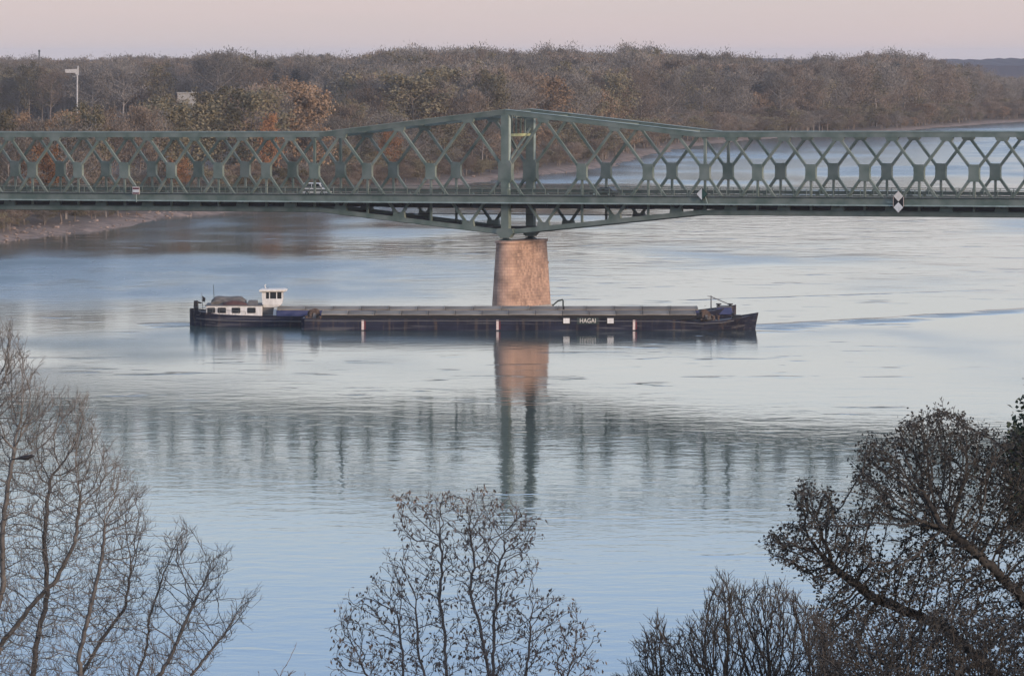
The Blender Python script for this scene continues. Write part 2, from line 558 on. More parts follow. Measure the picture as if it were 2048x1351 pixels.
def terrain_material():
    m = bpy.data.materials.new('bank ground')
    m.use_nodes = True
    n, l = m.node_tree.nodes, m.node_tree.links
    bs = n['Principled BSDF']
    bs.inputs['Roughness'].default_value = 0.95
    tc = n.new('ShaderNodeTexCoord')
    sp = n.new('ShaderNodeSeparateXYZ')
    l.new(tc.outputs['Object'], sp.inputs[0])
    nz = n.new('ShaderNodeTexNoise'); nz.inputs['Scale'].default_value = 0.16; nz.inputs['Detail'].default_value = 7
    nz.inputs['Roughness'].default_value = 0.65
    l.new(tc.outputs['Object'], nz.inputs['Vector'])
    r1 = n.new('ShaderNodeValToRGB')
    r1.color_ramp.elements[0].position = 0.36; r1.color_ramp.elements[0].color = (0.12, 0.092, 0.076, 1)
    r1.color_ramp.elements[1].position = 0.66; r1.color_ramp.elements[1].color = (0.31, 0.225, 0.18, 1)
    l.new(nz.outputs['Fac'], r1.inputs['Fac'])
    r2 = n.new('ShaderNodeValToRGB')
    r2.color_ramp.elements[0].position = 0.35; r2.color_ramp.elements[0].color = (0.055, 0.045, 0.038, 1)
    r2.color_ramp.elements[1].position = 0.7; r2.color_ramp.elements[1].color = (0.12, 0.095, 0.075, 1)
    l.new(nz.outputs['Fac'], r2.inputs['Fac'])
    ad = n.new('ShaderNodeMath'); ad.operation = 'MULTIPLY_ADD'
    l.new(nz.outputs['Fac'], ad.inputs[0]); ad.inputs[1].default_value = 2.2
    l.new(sp.outputs['Z'], ad.inputs[2])
    mr = n.new('ShaderNodeMapRange')
    mr.inputs['From Min'].default_value = 1.9; mr.inputs['From Max'].default_value = 2.9
    l.new(ad.outputs[0], mr.inputs['Value'])
    mx = n.new('ShaderNodeMix'); mx.data_type = 'RGBA'
    l.new(mr.outputs[0], mx.inputs['Factor'])
    l.new(r1.outputs['Color'], mx.inputs['A']); l.new(r2.outputs['Color'], mx.inputs['B'])
    l.new(mx.outputs['Result'], bs.inputs['Base Color'])
    bp_ = n.new('ShaderNodeBump'); bp_.inputs['Distance'].default_value = 2.0
    l.new(nz.outputs['Fac'], bp_.inputs['Height']); l.new(bp_.outputs[0], bs.inputs['Normal'])
    return m


M['terrain'] = terrain_material()
rng = random.Random(5)
# resample the shore line, give it small bays and spurs
fine = []
for a, b in zip(SHORE[:-1], SHORE[1:]):
    k = max(1, int((b - a).length / 9))
    for i in range(k):
        fine.append(a.lerp(b, i / k))
fine.append(SHORE[-1])
offs = [-30, -4, 0, 3, 6, 10, 15, 21, 30, 60, 160, 500, 1600, 9000]
tb = MB()
rows = []
jit = 0
for i, p in enumerate(fine):
    t = (fine[min(i + 2, len(fine) - 1)] - fine[max(i - 2, 0)]).normalized()
    nrm = Vector((-t.y, t.x, 0))
    jit = 0.6 * jit + rng.uniform(-1.6, 1.6)
    row = []
    for d in offs:
        q = p + nrm * (d + (jit if -5 < d < 40 else 0))
        if d >= 500:     # far inland rows fan out without crossing
            q = Vector((p.x - d * 0.95, p.y + d * 0.55, 0))
        z = ground_z(d) + (rng.uniform(-0.35, 0.45) if 0 < d < 30 else 0)
        row.append((q.x, q.y, z))
    rows.append(row)
n_o = len(offs)
tb.v = [v for r in rows for v in r]
for i in range(len(rows) - 1):
    for k in range(n_o - 1):
        tb.f.append((i * n_o + k, (i + 1) * n_o + k, (i + 1) * n_o + k + 1, i * n_o + k + 1))
        tb.m.append(0)
tag(tb.build('far_river_bank', M['terrain'], smooth=True), 'far river bank with pale stony shore', None, kind='structure')
# plain behind, out to the horizon, with the near side hill under the camera as a second sheet
pl = MB()
pl.add([(-15000, 2800, 6.5), (9000, 3700, 6.5), (15000, 30000, 6.5), (-15000, 30000, 6.5)], [(0, 1, 2, 3)])
tag(pl.build('plain', M['terrain']), 'flat wooded plain running to the horizon', None, kind='structure')
hb = MB()
prof = [(-60, 42), (-3, 40.2), (3, 40.0), (20, 35), (60, 25), (100, 18), (160, 12), (230, 5), (300, 1.2), (325, -0.4), (345, -2.5)]
xs = list(range(-260, 261, 20))
for y, z in prof:
    for x in xs:
        hb.v.append((x, y + 6 * math.sin(x * 0.03), z + 0.5 * math.sin(x * 0.11 + y * 0.07)))
for i in range(len(prof) - 1):
    for k in range(len(xs) - 1):
        a = i * len(xs) + k
        hb.f.append((a, a + 1, a + 1 + len(xs), a + len(xs)))
        hb.m.append(0)
M['turf'] = mat('dull winter turf', (0.05, 0.055, 0.03), 0.95, col2=(0.10, 0.085, 0.055), scale=0.3)
tag(hb.build('near_hillside', M['turf'], smooth=True), 'sloping hillside of the near bank', None, kind='structure')


def hill_z(y):
    return float(np.interp(y, [p[0] for p in prof], [p[1] for p in prof]))


# far hills beyond the river bend
hl = MB()
rng = random.Random(9)
N = 700
for k in range(N + 1):
    x = -1500 + 5000 * k / N
    y = 5600
    top = 33.5 + 1.6 * math.sin(k * 0.021 + 0.4) + 0.9 * math.sin(k * 0.13) + rng.uniform(-1.1, 1.1)
    hl.v += [(x, y, 2), (x, y + 60, 2 + top * 0.8), (x, y + 500, 2 + top), (x, y + 2500, 2)]
for k in range(N):
    for j in range(3):
        a = k * 4 + j
        hl.f.append((a, a + 4, a + 5, a + 1))
        hl.m.append(0)
tag(hl.build('far_hills', M['hill']), 'hazy blue wooded hills on the horizon', None, kind='structure')

# ------------------------------------------------------------------ bridge
TH = math.radians(27)
Z0 = 800.0
B0 = Vector(((1012 - CX) / F * Z0, Z0, 0))
W = 8.8                      # distance of the truss planes
G = 0.0075                   # the roadway climbs gently to the right
bridge = empty('truss_bridge', B0, -TH, 'long green steel truss bridge with a raised peak over its stone pier', 'bridge')


def P(t, n, z):
    return Vector((t, n, z + G * t))


def t_at(px, n):
    """position along the bridge seen at photograph column px, at distance n from the near truss"""
    k = (px - CX) / F
    x0, y0 = B0.x + n * math.sin(TH), B0.y + n * math.cos(TH)
    return (k * y0 - x0) / (math.cos(TH) + k * math.sin(TH))


def bridge_to_world(t, n, z):
    return Vector((B0.x + t * math.cos(TH) + n * math.sin(TH), B0.y - t * math.sin(TH) + n * math.cos(TH), z + G * t))


KP = 10
cen_r = [0, 13.57, 25.2, 35.05] + [35.05 + 9.05 * k for k in range(1, KP)]
cen = sorted(set([-c for c in cen_r] + cen_r))
bnd_r = [(a + b) / 2 for a, b in zip(cen_r[:-1], cen_r[1:])] + [cen_r[-1] + 4.525]
bnd = sorted([-b for b in bnd_r] + bnd_r)
T_END = bnd[-1]
ZC, ZDECK = 23.15, 19.35


def z_top(t):                # centre line of the top chord
    a = abs(t)
    return 29.03 if a >= 34 else 29.03 + (34 - a) / 34 * 3.62


def z_bot(t):
    a = abs(t)
    return 16.86 if a >= 34 else 16.86 - (34 - a) / 34 * 3.42


for n0 in (0.0, W):
    brk = [-T_END, -62.2, -34, 0, 34, 62.2, T_END]
    for a, b in zip(brk[:-1], brk[1:]):
        MB().beam(P(a, n0, z_top(a)), P(b, n0, z_top(b)), 0.66, 0.78).build('top_chord', M['steel'], bridge)
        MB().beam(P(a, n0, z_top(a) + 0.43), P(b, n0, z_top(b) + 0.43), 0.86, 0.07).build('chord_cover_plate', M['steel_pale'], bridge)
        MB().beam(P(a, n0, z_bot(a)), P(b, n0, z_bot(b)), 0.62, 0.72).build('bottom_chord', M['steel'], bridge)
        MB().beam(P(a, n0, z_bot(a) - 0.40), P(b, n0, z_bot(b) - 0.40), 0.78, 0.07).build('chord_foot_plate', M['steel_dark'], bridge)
    for i, c in enumerate(cen):
        zc = ZC
        bl, br_ = bnd[i], bnd[i + 1]
        C = P(c, n0, zc)
        tower = abs(c) < 0.1
        for be, up in ((bl, 1), (br_, 1), (bl, 0), (br_, 0)):
            E = P(be, n0, z_top(be) - 0.3 if up else z_bot(be) + 0.3)
            d = (E - C).normalized()
            # alternate the two crossing bars a hair in depth so that faces never share a plane
            off = Vector((0, 0.012 if (be == bl) == bool(up) else -0.012, 0))
            MB().beam(C + d * 0.8 + off, E - d * 0.25 + off, 0.40, 0.39).build('diagonal', M['steel'], bridge)
        # gusset plate at the crossing
        s = 1.15 if tower else 0.86
        poly = [(-0.78 * s, -1.55 * s), (-0.3, -1.3), (0.3, -1.3), (0.78 * s, -1.55 * s), (1.05 * s, -1.05 * s), (0.98 * s, 0), (1.05 * s, 1.05 * s),
                (0.78 * s, 1.55 * s), (0.3, 1.3), (-0.3, 1.3), (-0.78 * s, 1.55 * s), (-1.05 * s, 1.05 * s), (-0.98 * s, 0), (-1.05 * s, -1.05 * s)]
        MB().prism(poly, C, (1, 0, 0), (0, 0, 1), 0.60 if not tower else 1.04).build('gusset_plate', M['steel'], bridge)
        if not tower:
            MB().beam(P(c, n0, zc - 1.25), P(c, n0, z_bot(c) + 0.3), 0.30, 0.34).build('hanger', M['steel'], bridge)
        if abs(abs(c) - 35.05) < 0.1:
            MB().beam(P(c, n0, zc + 1.25), P(c, n0, z_top(c) - 0.3), 0.30, 0.42).build('vertical_post', M['steel'], bridge)
    for b in bnd:
        zt, zb = z_top(b), z_bot(b)
        sl = (z_top(b + 0.5) - z_top(b - 0.5))
        MB().prism([(-1.2, 0.0 - 1.2 * sl), (1.2, 1.2 * sl), (0.95, -0.6), (0.7, -0.8), (-0.7, -0.8), (-0.95, -0.6)], P(b, n0, zt - 0.2), (1, 0, 0), (0, 0, 1), 0.54).build('node_plate', M['steel'], bridge)
        sl = (z_bot(b + 0.5) - z_bot(b - 0.5))
        MB().prism([(-0.95, 0.95), (-0.6, 0.8), (0.6, 0.8), (0.95, 0.95), (1.15, 1.15 * sl), (-1.15, -1.15 * sl)], P(b, n0, zb + 0.2), (1, 0, 0), (0, 0, 1), 0.54).build('node_plate', M['steel'], bridge)
    # tower post over the pier
    MB().beam(P(0, n0, 13.85), P(0, n0, 32.2), 0.94, 1.35).build('tower_post', M['steel'], bridge)
    MB().beam(P(0.69, n0, 20.2), P(0.69, n0, 32.1), 0.60, 0.05).build('tower_sunlit_strip', M['steel_pale'], bridge)  # pale strip paints the sunlit right face of the post
    MB().prism([(-1.6, 0.35), (-1.35, 0.95), (1.35, 0.95), (1.6, 0.35), (0.75, -0.55), (-0.75, -0.55)], P(0, n0, 13.1), (1, 0, 0), (0, 0, 1), 1.1).build('tower_shoe', M['steel'], bridge)

# lateral bracing between the top chords
for i, b in enumerate(bnd):
    MB().beam(P(b, 0.45, z_top(b) + 0.02), P(b, W - 0.45, z_top(b) + 0.02), 0.3, 0.34, (1, 0, 0)).build('top_strut', M['steel'], bridge)
    if i + 1 < len(bnd):
        b2 = bnd[i + 1]
        MB().beam(P(b + 0.2, 0.45, z_top(b) + 0.05), P(b2 - 0.2, W - 0.45, z_top(b2) + 0.05), 0.24, 0.24, (0, 0, 1)).build('lateral_brace', M['steel'], bridge)
        MB().beam(P(b + 0.2, W - 0.45, z_top(b) - 0.22), P(b2 - 0.2, 0.45, z_top(b2) - 0.22), 0.24, 0.24, (0, 0, 1)).build('lateral_brace', M['steel'], bridge)
# portal frame between the tower posts
zp = 28.95
MB().beam(P(0, 0.5, zp), P(0, W - 0.5, zp), 0.5, 0.42, (1, 0, 0)).build('portal_beam', M['sunlit_steel'], bridge)
MB().beam(P(0, 0.5, 32.5), P(0, W - 0.5, 32.5), 0.5, 0.5, (1, 0, 0)).build('portal_beam', M['steel'], bridge)
for k in range(1, 5):
    y = 0.5 + (W - 1) * k / 5
    MB().beam(P(0, y, zp + 0.25), P(0, y, 32.2), 0.2, 0.26, (1, 0, 0)).build('portal_post', M['steel'], bridge)
for a, b in (((0.5, 24.6), (W - 0.5, 29.9)), ((1.3, zp - 0.25), (3.7, 26.6))):
    MB().beam(P(0.1, a[0], a[1]), P(0.1, b[0], b[1]), 0.3, 0.34, (1, 0, 0)).build('portal_brace', M['steel'], bridge)

# floor
dk = MB()
for s_ in (-1, 1):
    for y, z in ((-1.75, -0.22), (W + 1.75, -0.22), (W + 1.75, 0), (-1.75, 0)):
        dk.v.append(tuple(P(s_ * T_END, y, ZDECK - 0.25 + z)))
dk.f = [(3, 2, 1, 0), (4, 5, 6, 7), (0, 1, 5, 4), (1, 2, 6, 5), (2, 3, 7, 6), (3, 0, 4, 7)]
dk.m = [0] * 6
dk.build('deck_slab', M['asphalt'], bridge)
MB().beam(P(-T_END, W / 2, ZDECK - 0.245), P(T_END, W / 2, ZDECK - 0.245), 6.4, 0.02, (0, 1, 0)).build('roadway', M['asphalt'], bridge)
for y in (0.75, W - 0.75):
    MB().beam(P(-T_END, y, ZDECK - 0.16), P(T_END, y, ZDECK - 0.16), 0.3, 0.16).build('kerb', M['concrete'], bridge)
for y0 in (-1.95, W + 1.95):
    MB().beam(P(-T_END, y0, ZDECK - 0.62), P(T_END, y0, ZDECK - 0.62), 0.10, 1.18).build('fascia_girder', M['steel'], bridge)
    s_ = -1 if y0 < 0 else 1
    MB().beam(P(-T_END, y0 + s_ * 0.10, ZDECK + 0.02), P(T_END, y0 + s_ * 0.10, ZDECK + 0.02), 0.34, 0.08).build('fascia_flange', M['steel_dark'], bridge)
    MB().beam(P(-T_END, y0 + s_ * 0.12, ZDECK - 1.16), P(T_END, y0 + s_ * 0.12, ZDECK - 1.16), 0.38, 0.20).build('fascia_flange', M['steel_pale'], bridge)
for y in (1.2, 3.3, 5.5, 7.6):
    MB().beam(P(-T_END, y, ZDECK - 1.27), P(T_END, y, ZDECK - 1.27), 0.22, 1.5).build('stringer', M['under'], bridge)  # deepened so no light shows between deck and bottom chord
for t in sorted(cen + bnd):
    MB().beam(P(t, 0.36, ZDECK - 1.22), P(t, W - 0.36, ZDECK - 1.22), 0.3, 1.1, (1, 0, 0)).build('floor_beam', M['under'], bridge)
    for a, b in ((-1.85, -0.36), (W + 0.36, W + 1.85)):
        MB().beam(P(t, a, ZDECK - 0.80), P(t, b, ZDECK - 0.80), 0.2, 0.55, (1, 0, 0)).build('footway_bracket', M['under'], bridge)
# cross frames and inspection rails in the haunch over the pier
for t in [c for c in cen if abs(c) < 30] + [b for b in bnd if abs(b) < 32]:
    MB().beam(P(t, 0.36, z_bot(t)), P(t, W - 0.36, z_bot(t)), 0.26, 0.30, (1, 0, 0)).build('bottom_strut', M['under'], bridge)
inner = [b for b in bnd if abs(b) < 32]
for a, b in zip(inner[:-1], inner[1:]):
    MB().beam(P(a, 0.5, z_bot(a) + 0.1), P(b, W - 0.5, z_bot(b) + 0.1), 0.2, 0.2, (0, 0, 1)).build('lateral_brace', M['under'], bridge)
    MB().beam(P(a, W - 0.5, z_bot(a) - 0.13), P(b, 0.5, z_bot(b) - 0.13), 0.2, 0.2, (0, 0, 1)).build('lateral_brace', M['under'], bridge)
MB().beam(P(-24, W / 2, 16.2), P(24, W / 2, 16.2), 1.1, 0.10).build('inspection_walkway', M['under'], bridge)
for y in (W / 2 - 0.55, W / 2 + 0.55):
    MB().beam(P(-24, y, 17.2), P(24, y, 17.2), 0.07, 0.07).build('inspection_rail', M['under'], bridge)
# railings
for y0, s_ in ((-1.85, -1), (W + 1.85, 1)):
    for zr, h_ in ((1.22, 0.09), (0.68, 0.05), (0.18, 0.06)):
        MB().beam(P(-T_END, y0, ZDECK + zr), P(T_END, y0, ZDECK + zr), 0.07, h_).build('railing_rail', M['steel'], bridge)
    k = -T_END
    while k <= T_END:
        MB().beam(P(k, y0, ZDECK + 0.07), P(k, y0, ZDECK + 1.17), 0.10, 0.10).build('railing_post', M['steel'], bridge)
        k += 2.2625
    pk = MB()
    k = -T_END + 0.15
    while k < T_END:
        pk.beam(P(k, y0 + s_ * 0.002, ZDECK + 0.15), P(k, y0 + s_ * 0.002, ZDECK + 1.2), 0.014, 0.018)
        k += 0.151
    tag(pk.build('railing_pickets', M['steel'], bridge), kind='stuff')
# guard rails between road and footway
for y in (0.58, W - 0.58):
    MB().beam(P(-T_END, y, ZDECK + 0.62), P(T_END, y, ZDECK + 0.62), 0.05, 0.30).build('guard_rail', M['steel_dark'], bridge)
# bearings
for n0 in (0.0, W):
    br = MB()
    prof_b = [(0.85, 0.0), (0.80, 0.10), (0.42, 0.28), (0.36, 0.42), (0.55, 0.60)]
    for x, z in prof_b:
        for sx, sy in ((-1, -1), (1, -1), (1, 1), (-1, 1)):
            br.v.append((sx * x, n0 + sy * x * 0.8, 12.12 + z))
    for i in range(len(prof_b) - 1):
        for k in range(4):
            a, b = i * 4 + k, i * 4 + (k + 1) % 4
            br.f.append((a, b, b + 4, a + 4))
    br.f += [(3, 2, 1, 0), (16, 17, 18, 19)]
    br.m = [0] * len(br.f)
    br.build('bearing', M['steel_dark'], bridge)

# ------------------------------------------------------------------ pier
pier = empty('bridge_pier', B0 + Vector((0.5, 0.25, 0)), -TH, 'tapering orange brown stone pier under the bridge, behind the barge', 'pier')


def stadium(r, a, b, n=14):
    pts = []
    for k in range(n + 1):
        g = math.pi + math.pi * k / n
        pts.append((r * math.cos(g), a + r * math.sin(g)))
    for k in range(n + 1):
        g = math.pi * k / n
        pts.append((r * math.cos(g), b + r * math.sin(g)))
    return pts


def loft(rings, mats, name, parent, smooth=True, cap=True):
    mb = MB()
    n = len(rings[0][0])
    for poly, z in rings:
        mb.v += [(x, y, z) for x, y in poly]
    for i in range(len(rings) - 1):
        for k in range(n):
            a, b = i * n + k, i * n + (k + 1) % n
            mb.f.append((a, b, b + n, a + n))
    if cap:
        mb.f.append(tuple(reversed(range(n))))
        mb.f.append(tuple(range((len(rings) - 1) * n, len(rings) * n)))
    mb.m = [0] * len(mb.f)
    return mb.build(name, mats, parent, smooth)


rings = []
for k in range(13):
    f_ = k / 12
    rings.append((stadium(2.18 - 0.55 * f_, -1.35 + 0.35 * f_, W + 1.35 - 0.35 * f_), 0.9 + f_ * 10.75))
loft(rings, M['stone'], 'pier_shaft', pier, False)
loft([(stadium(1.66, -1.05, W + 1.05), 11.66), (stadium(1.80, -1.05, W + 1.05), 11.72), (stadium(1.80, -1.05, W + 1.05), 12.05), (stadium(1.7, -1.05, W + 1.05), 12.11)],
     M['stone'], 'pier_cap', pier, False)
# coursed stone blocks standing a little proud of the shaft on the faces that show
rng = random.Random(3)
for row in range(20):
    z0 = 1.25 + row * 0.52
    f_ = (z0 + 0.25 - 0.9) / 10.75
    r = 2.18 - 0.55 * f_
    y = -1.0 + rng.uniform(0, 0.7)
    while y < W + 0.6:
        L = rng.uniform(0.8, 1.5)
        if rng.random() < 0.40:
            o = MB().box((0, 0, 0), (0.09, L - 0.05, 0.47)).build('stone_block', M['stone'], pier, bevel=0.03)
            o.location = (r + rng.uniform(-0.04, 0.0), y + L / 2, z0 + 0.25)
            o.rotation_euler = (0, -0.051, 0)
        y += L
# ragged footing just over the water
rings = []
rng = random.Random(11)
for z, r in ((-1.5, 2.75), (0.3, 2.70), (0.75, 2.62), (1.15, 2.40), (1.5, 2.2)):
    poly = [(x * (1 + rng.uniform(-0.02, 0.02)), y + rng.uniform(-0.05, 0.05)) for x, y in stadium(r, -1.5, W + 1.5, 18)]
    rings.append((poly, z))
loft(rings, M['concrete'], 'pier_footing', pier, False)
MB().box((2.66, 4.0, 0.85), (0.25, 0.9, 0.5)).build('niche_dark_block', M['black'], pier)  # proud black block, the shade of a recess put into its colour
# bent pipe bracket at the downstream end of the footing
pb = MB()
pb.tube([(1.2, W + 2.2, 1.2), (1.9, W + 3.4, 1.35), (2.3, W + 4.0, 1.9), (2.9, W + 4.6, 2.15), (2.95, W + 4.7, 2.0), (2.95, W + 4.7, 0.3)], 0.13, 8)
pb.tube([(1.4, W + 2.6, 0.5), (1.9, W + 3.4, 1.3)], 0.10, 6)
pb.build('bent_pipe', M['steel_dark'], pier)

# ------------------------------------------------------------------ signs on the bridge
def sign_root(name, px, py, n, label, group=None):
    t = t_at(px, n)
    y = B0.y - t * math.sin(TH) + n * math.cos(TH)
    z = pt(px, py, y).z
    w = bridge_to_world(t, n, z)
    return empty(name, (w.x, w.y, z), -TH, label, 'sign', group), G * t


def board(root, poly, name, m, d, y, z=0):
    return MB().prism(poly, (0, y, z), (1, 0, 0), (0, 0, 1), d).build(name, m, root)


def diamond(r, cx=0, cz=0):
    return [(cx, cz - r), (cx + r, cz), (cx, cz + r), (cx - r, cz)]


NF = -2.42
r_, _ = sign_root('navigation_sign', 272, 381, NF, 'small square board with dark red bands and a white band on the bridge railing')
board(r_, [(-0.68, -0.62), (0.68, -0.62), (0.68, 0.62), (-0.68, 0.62)], 'board', M['pink_white'], 0.06, 0)
board(r_, [(-0.6, 0.20), (0.6, 0.20), (0.6, 0.46), (-0.6, 0.46)], 'red_band', M['red_dark'], 0.03, -0.05)
board(r_, [(-0.6, -0.54), (0.6, -0.54), (0.6, -0.34), (-0.6, -0.34)], 'red_band', M['red_dark'], 0.03, -0.05)
board(r_, [(-0.6, -0.30), (0.6, -0.30), (0.6, 0.16), (-0.6, 0.16)], 'white_band', M['white'], 0.03, -0.05)
MB().beam((0, 0.12, -1.9), (0, 0.12, 0.4), 0.10, 0.10).build('bracket', M['steel_pale'], r_)

r_, _ = sign_root('navigation_sign', 1404, 388, NF, 'diamond board half white and half dark green on the bridge edge')
board(r_, diamond(1.02), 'board', M['black'], 0.06, 0)
board(r_, [(-0.92, 0), (0.0, -0.92), (0.0, 0.92)], 'white_half', M['white'], 0.03, -0.05)
board(r_, [(0.92, 0), (0.0, 0.92), (0.0, -0.92)], 'green_half', M['green_sign'], 0.03, -0.05)
MB().beam((0.9, 0.15, -1.5), (0.3, 0.12, 0.2), 0.10, 0.10).build('bracket', M['steel_pale'], r_)

r_, _ = sign_root('navigation_sign', 1797, 403.5, NF, 'tall board with two pale diamonds one over the other on the bridge edge')
board(r_, [(-0.86, -0.75), (0, -1.72), (0.86, -0.75), (0.86, 0.75), (0, 1.72), (-0.86, 0.75)], 'board', M['black'], 0.06, 0)
board(r_, diamond(0.80, 0, 0.86), 'pale_diamond', M['cream'], 0.03, -0.05)
board(r_, diamond(0.80, 0, -0.86), 'pale_diamond', M['white'], 0.03, -0.05)
for s_ in (-1, 1):
    MB().beam((s_ * 0.84, -0.03, -0.75), (s_ * 0.84, -0.03, 0.75), 0.06, 0.05).build('frame_bar', M['pink_white'], r_)
MB().beam((-2.0, 0.15, -0.1), (-0.8, 0.1, -0.1), 0.10, 0.10).build('bracket', M['steel_pale'], r_)

r_, _ = sign_root('navigation_sign', 1820, 392, W + 2.4, 'small white board seen askew beside the two pale diamonds')
board(r_, [(-0.55, 0.45), (-0.5, -0.35), (0.35, -0.55), (0.85, -0.75), (0.5, -0.2), (0.5, 0.35), (0.1, 0.3)], 'board', M['white'], 0.06, 0)
MB().beam((-0.1, 0.1, -1.0), (-0.1, 0.1, 0.95), 0.16, 0.16).build('post', M['steel_dark'], r_)

# ------------------------------------------------------------------ vehicles on the bridge
def vehicle(name, px, n, heading, label, cat, paint, profile, roof, wid, wheel_x, wr=0.33):
    t = t_at(px, n)
    z = ZDECK - 0.235 + G * t
    w = bridge_to_world(t, n, 0)
    o = empty(name, (w.x, w.y, z), -TH + (0 if heading > 0 else math.pi), label, cat)
    # body: side profile below the belt line, extruded and bevelled
    MB().prism(profile, (0, 0, 0), (1, 0, 0), (0, 0, 1), wid).build('body', paint, o, bevel=0.06)
    x0, x1, zb = min(p[0] for p in roof), max(p[0] for p in roof), min(p[1] for p in roof)
    gh = MB()                                       # greenhouse narrowing to the roof
    n_ = len(roof)
    for s_ in (-1, 1):
        for x, z_ in roof:
            k = 0.93 if z_ > zb + 0.05 else 0.99
            gh.v.append((x, s_ * wid / 2 * k, z_))
    gh.f = [tuple(range(n_)), tuple(reversed(range(n_, 2 * n_)))] + [(i, n_ + i, n_ + (i + 1) % n_, (i + 1) % n_) for i in range(n_)]
    gh.m = [0] * len(gh.f)
    gh.build('cabin', paint, o, bevel=0.05)
    zt = max(p[1] for p in roof)
    ztop = [p for p in roof if p[1] > zb + 0.05]
    a, b = min(p[0] for p in ztop), max(p[0] for p in ztop)
    for s_ in (-1, 1):
        m_ = (a + b) / 2
        for (l0, l1, u0, u1) in ((x0 + 0.25, m_ - 0.06, a + 0.16, m_ - 0.06), (m_ + 0.06, x1 - 0.28, m_ + 0.06, b - 0.14)):
            wn = MB()
            yb, yt = wid / 2 * 0.985 + 0.012, wid / 2 * 0.937 + 0.012
            wn.v = [(l0, s_ * yb, zb + 0.10), (l1, s_ * yb, zb + 0.10), (u1, s_ * yt, zt - 0.12), (u0, s_ * yt, zt - 0.12)]
            wn.v += [(x, y - s_ * 0.03, z_) for x, y, z_ in wn.v]
            wn.f = [(0, 1, 2, 3), (7, 6, 5, 4), (0, 4, 5, 1), (1, 5, 6, 2), (2, 6, 7, 3), (3, 7, 4, 0)]
            wn.m = [0] * 6
            wn.build('side_window', M['glass'], o)
    for xb, xt, nm, e in ((x1, b, 'windscreen', 1), (x0, a, 'rear_window', -1)):
        wn = MB()
        wb, wt = wid * 0.44, wid * 0.40
        wn.v = [(xb - e * 0.10 + e * 0.03, -wb, zb + 0.13), (xb - e * 0.10 + e * 0.03, wb, zb + 0.13), (xt + e * 0.10, wt, zt - 0.12), (xt + e * 0.10, -wt, zt - 0.12)]
        wn.v += [(x - e * 0.03, y, z_) for x, y, z_ in wn.v]
        wn.f = [(0, 1, 2, 3), (7, 6, 5, 4), (0, 4, 5, 1), (1, 5, 6, 2), (2, 6, 7, 3), (3, 7, 4, 0)]
        wn.m = [0] * 6
        wn.build(nm, M['glass'], o)
    for x in wheel_x:
        for s_ in (-1, 1):
            wh = MB()
            wh.tube([(x, s_ * (wid / 2 - 0.20), wr), (x, s_ * (wid / 2 + 0.015), wr)], wr, 14)
            k = wh.build('wheel', M['rubber'], o)
            MB().tube([(x, s_ * (wid / 2 + 0.015), wr), (x, s_ * (wid / 2 + 0.03), wr)], wr * 0.6, 12).build('rim', M['steel_pale'], k)
    xf, xr = max(p[0] for p in profile), min(p[0] for p in profile)
    for s_ in (-1, 1):
        MB().box((xf - 0.02, s_ * wid * 0.36, 0.68), (0.1, 0.3, 0.16)).build('headlight', M['lamp_glass'], o)
        MB().box((xr + 0.02, s_ * wid * 0.38, 0.75), (0.1, 0.2, 0.22)).build('tail_light', M['lamp_red'], o)
    return o


vehicle('white_van', 634, 2.7, 1, 'white van driving on the bridge left of the peak', 'van', M['car_white'],
        [(-2.2, 0.28), (2.15, 0.28), (2.25, 0.55), (2.2, 0.85), (1.55, 1.12), (-2.15, 1.15), (-2.25, 0.7)],
        [(-2.12, 1.10), (1.55, 1.10), (0.95, 1.98), (-1.95, 2.02)], 1.8, (-1.4, 1.4))
vehicle('dark_car', 1208, 6.1, -1, 'black hatchback driving on the bridge right of the peak', 'car', M['car_dark'],
        [(-2.1, 0.22), (2.15, 0.22), (2.2, 0.5), (2.05, 0.74), (1.1, 0.92), (-2.0, 0.96), (-2.15, 0.6)],
        [(-1.95, 0.90), (1.15, 0.90), (0.35, 1.44), (-1.35, 1.48)], 1.75, (-1.3, 1.35))

# ------------------------------------------------------------------ the convoy
def hull_mesh(stations, bottom=-0.8, wall=0.16, rail=0.0):
    """stations: (x, half beam at deck, half beam at water, deck height). returns MB of shell with deck"""
    mb = MB()
    ring = []
    for st_ in stations:
        x, bd, bw, zd = st_[:4]
        rk = st_[4] if len(st_) > 4 else 0.0
        pts = [(-bw * 0.9, bottom), (-bw, 0.0), (-(bd + bw) / 2 - 0.0, zd * 0.5), (-bd, zd - 0.14), (-bd - 0.04, zd - 0.14), (-bd - 0.04, zd), (-bd + wall, zd), (-bd + wall, zd - 0.22 - rail),
               (bd - wall, zd - 0.22 - rail), (bd - wall, zd), (bd + 0.04, zd), (bd + 0.04, zd - 0.14), (bd, zd - 0.14), ((bd + bw) / 2, zd * 0.5), (bw, 0.0), (bw * 0.9, bottom)]
        ring.append(len(mb.v))
        mb.v += [(x - rk * max(0.0, 1 - max(z, -0.3) / zd), y, z) for y, z in pts]
    n = 16
    for a, b in zip(ring[:-1], ring[1:]):
        for k in range(n):
            mb.f.append((a + k, b + k, b + (k + 1) % n, a + (k + 1) % n))
            mb.m.append(1 if k == 7 else 0)
    mb.f.append(tuple(ring[0] + k for k in range(n)))
    mb.f.append(tuple(ring[-1] + k for k in reversed(range(n))))
    mb.m += [0, 0]
    return mb


SM = 13.0
MY = 773.0
mx0 = pt(380, 652, MY).x
ship = empty('motor_vessel', (mx0, MY, 0), 0, 'dark blue motor vessel with white cabin and wheelhouse, farther hull of the convoy', 'boat')


def sx(px, Y=MY):
    return pt(px, 650, Y).x - mx0


def sz(py, Y=MY):
    return pt(1000, py, Y).z


